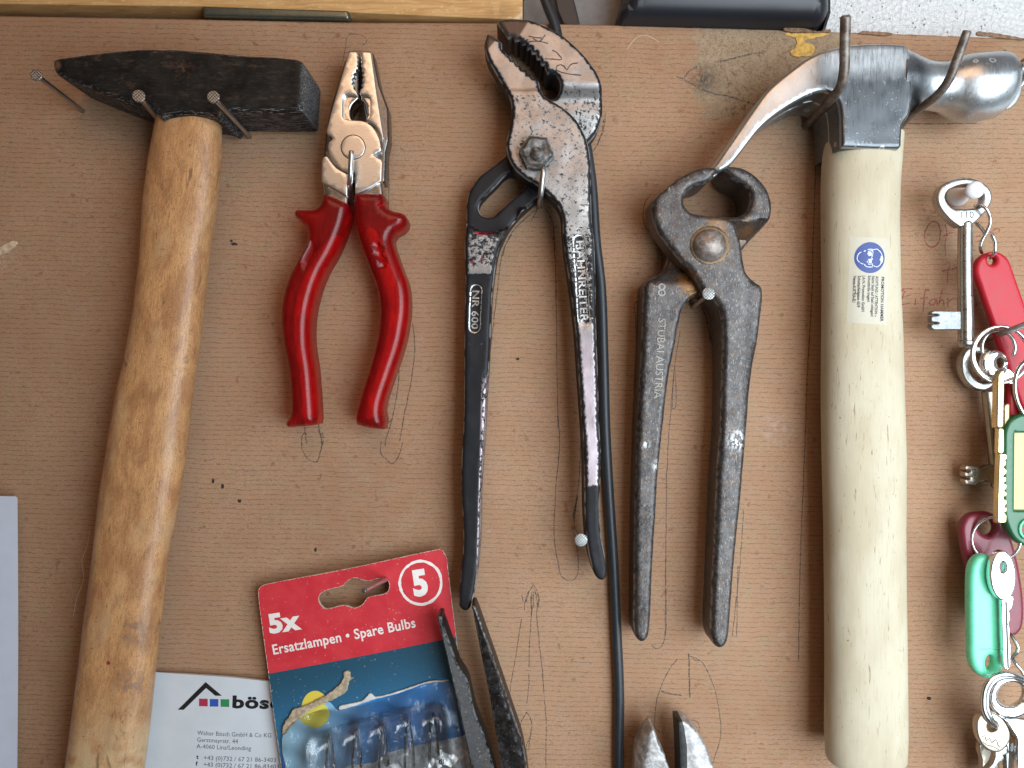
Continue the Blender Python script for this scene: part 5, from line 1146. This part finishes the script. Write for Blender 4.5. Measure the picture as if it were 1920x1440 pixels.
# bottom bunch
rg = thing('split_ring', 'thick bright split ring holding the bunch of keys at bottom right', 'key ring', (1860, 1310, 20))
tube('ring_coil', [(1925, 1275, 20), (1900, 1266, 24), (1880, 1264, 24), (1862, 1270, 24), (1849, 1285, 24), (1844, 1305, 24), (1845, 1330, 24), (1853, 1348, 24), (1865, 1361, 22), (1868, 1366, 18)], 1.15, MWIRE, rg)
tube('ring_coil', [(1925, 1280, 19), (1900, 1270, 22), (1882, 1269, 22), (1866, 1275, 22), (1855, 1288, 22), (1850, 1306, 22), (1851, 1328, 22), (1858, 1345, 22), (1868, 1358, 20)], 1.0, MWIRE, rg)
k5 = thing('wide_key', 'shiny key with large round hole on the thick split ring', 'key', (1895, 1307, 18))
solid('bow', ell(1897, 1309, 42, 41, 26), 19.5, 16.5, MKEYB, k5, r=8, rh=1.5, ref=19, grid=6, holes=[ell(1897, 1303, 26, 22, 20, -15)])
solid('blade', corner([(1880, 1345), (1925, 1350), (1930, 1480), (1890, 1480)]), 15, 12.5, MKEY, k5, r=2, ref=15)
k6 = thing('house_key', 'dull nickel brass house key with round hole, lowest at bottom right', 'key', (1862, 1380, 16))
b6 = solid('bow', [(1830, 1360), (1834, 1345), (1846, 1337), (1862, 1336), (1880, 1347), (1892, 1365), (1894, 1385), (1884, 1403), (1868, 1411), (1848, 1404), (1834, 1385)], 22.5, 19.5, MBRONZE, k6, r=4, rh=.9, ref=22, grid=6, holes=[ell(1860, 1362, 9, 10, 14)])
stroke('stamped_mark', [[(1839, 1382), (1845, 1378), (1848, 1388), (1854, 1383), (1858, 1392), (1866, 1386), (1870, 1396), (1874, 1400)], [(1842, 1390), (1850, 1396), (1862, 1400), (1872, 1404)]], 1.8, simple('stamp_dark', (.14, .11, .09), .5, met=.5), b6, h=22, on=b6)
solid('blade', [(1866, 1405, 1), (1890, 1398, 1), (1893, 1412, 1), (1882, 1418, 1), (1884, 1426, 1), (1874, 1430, 1), (1868, 1440, 1), (1858, 1452, 1), (1845, 1480, 1), (1838, 1480, 1), (1850, 1445, 1), (1862, 1432, 1), (1866, 1420, 1)], 20, 17, MKEY, k6, r=2, rh=.5, ref=20, grid=5)
k7 = tag(solid('flat_key', corner([(1836, 1395), (1872, 1390), (1876, 1480), (1842, 1480), (1841, 1425), (1836, 1410)]), 12, 9.5, MBRONZE, None, r=3, rh=.8, ref=12), 'dull key blade tucked underneath the nickel brass house key', 'key')
k8 = tag(solid('flat_key', [(1888, 1352, 1), (1904, 1360), (1916, 1380), (1918, 1480, 1), (1906, 1480, 1), (1908, 1388), (1898, 1370)], 24, 18, MKEYB, None, r=2, rh=.6, ref=24), 'bright narrow key edge curving down at the bottom right corner', 'key')

for o_ in bpy.data.objects:
    if '_org' in o_: del o_['_org']
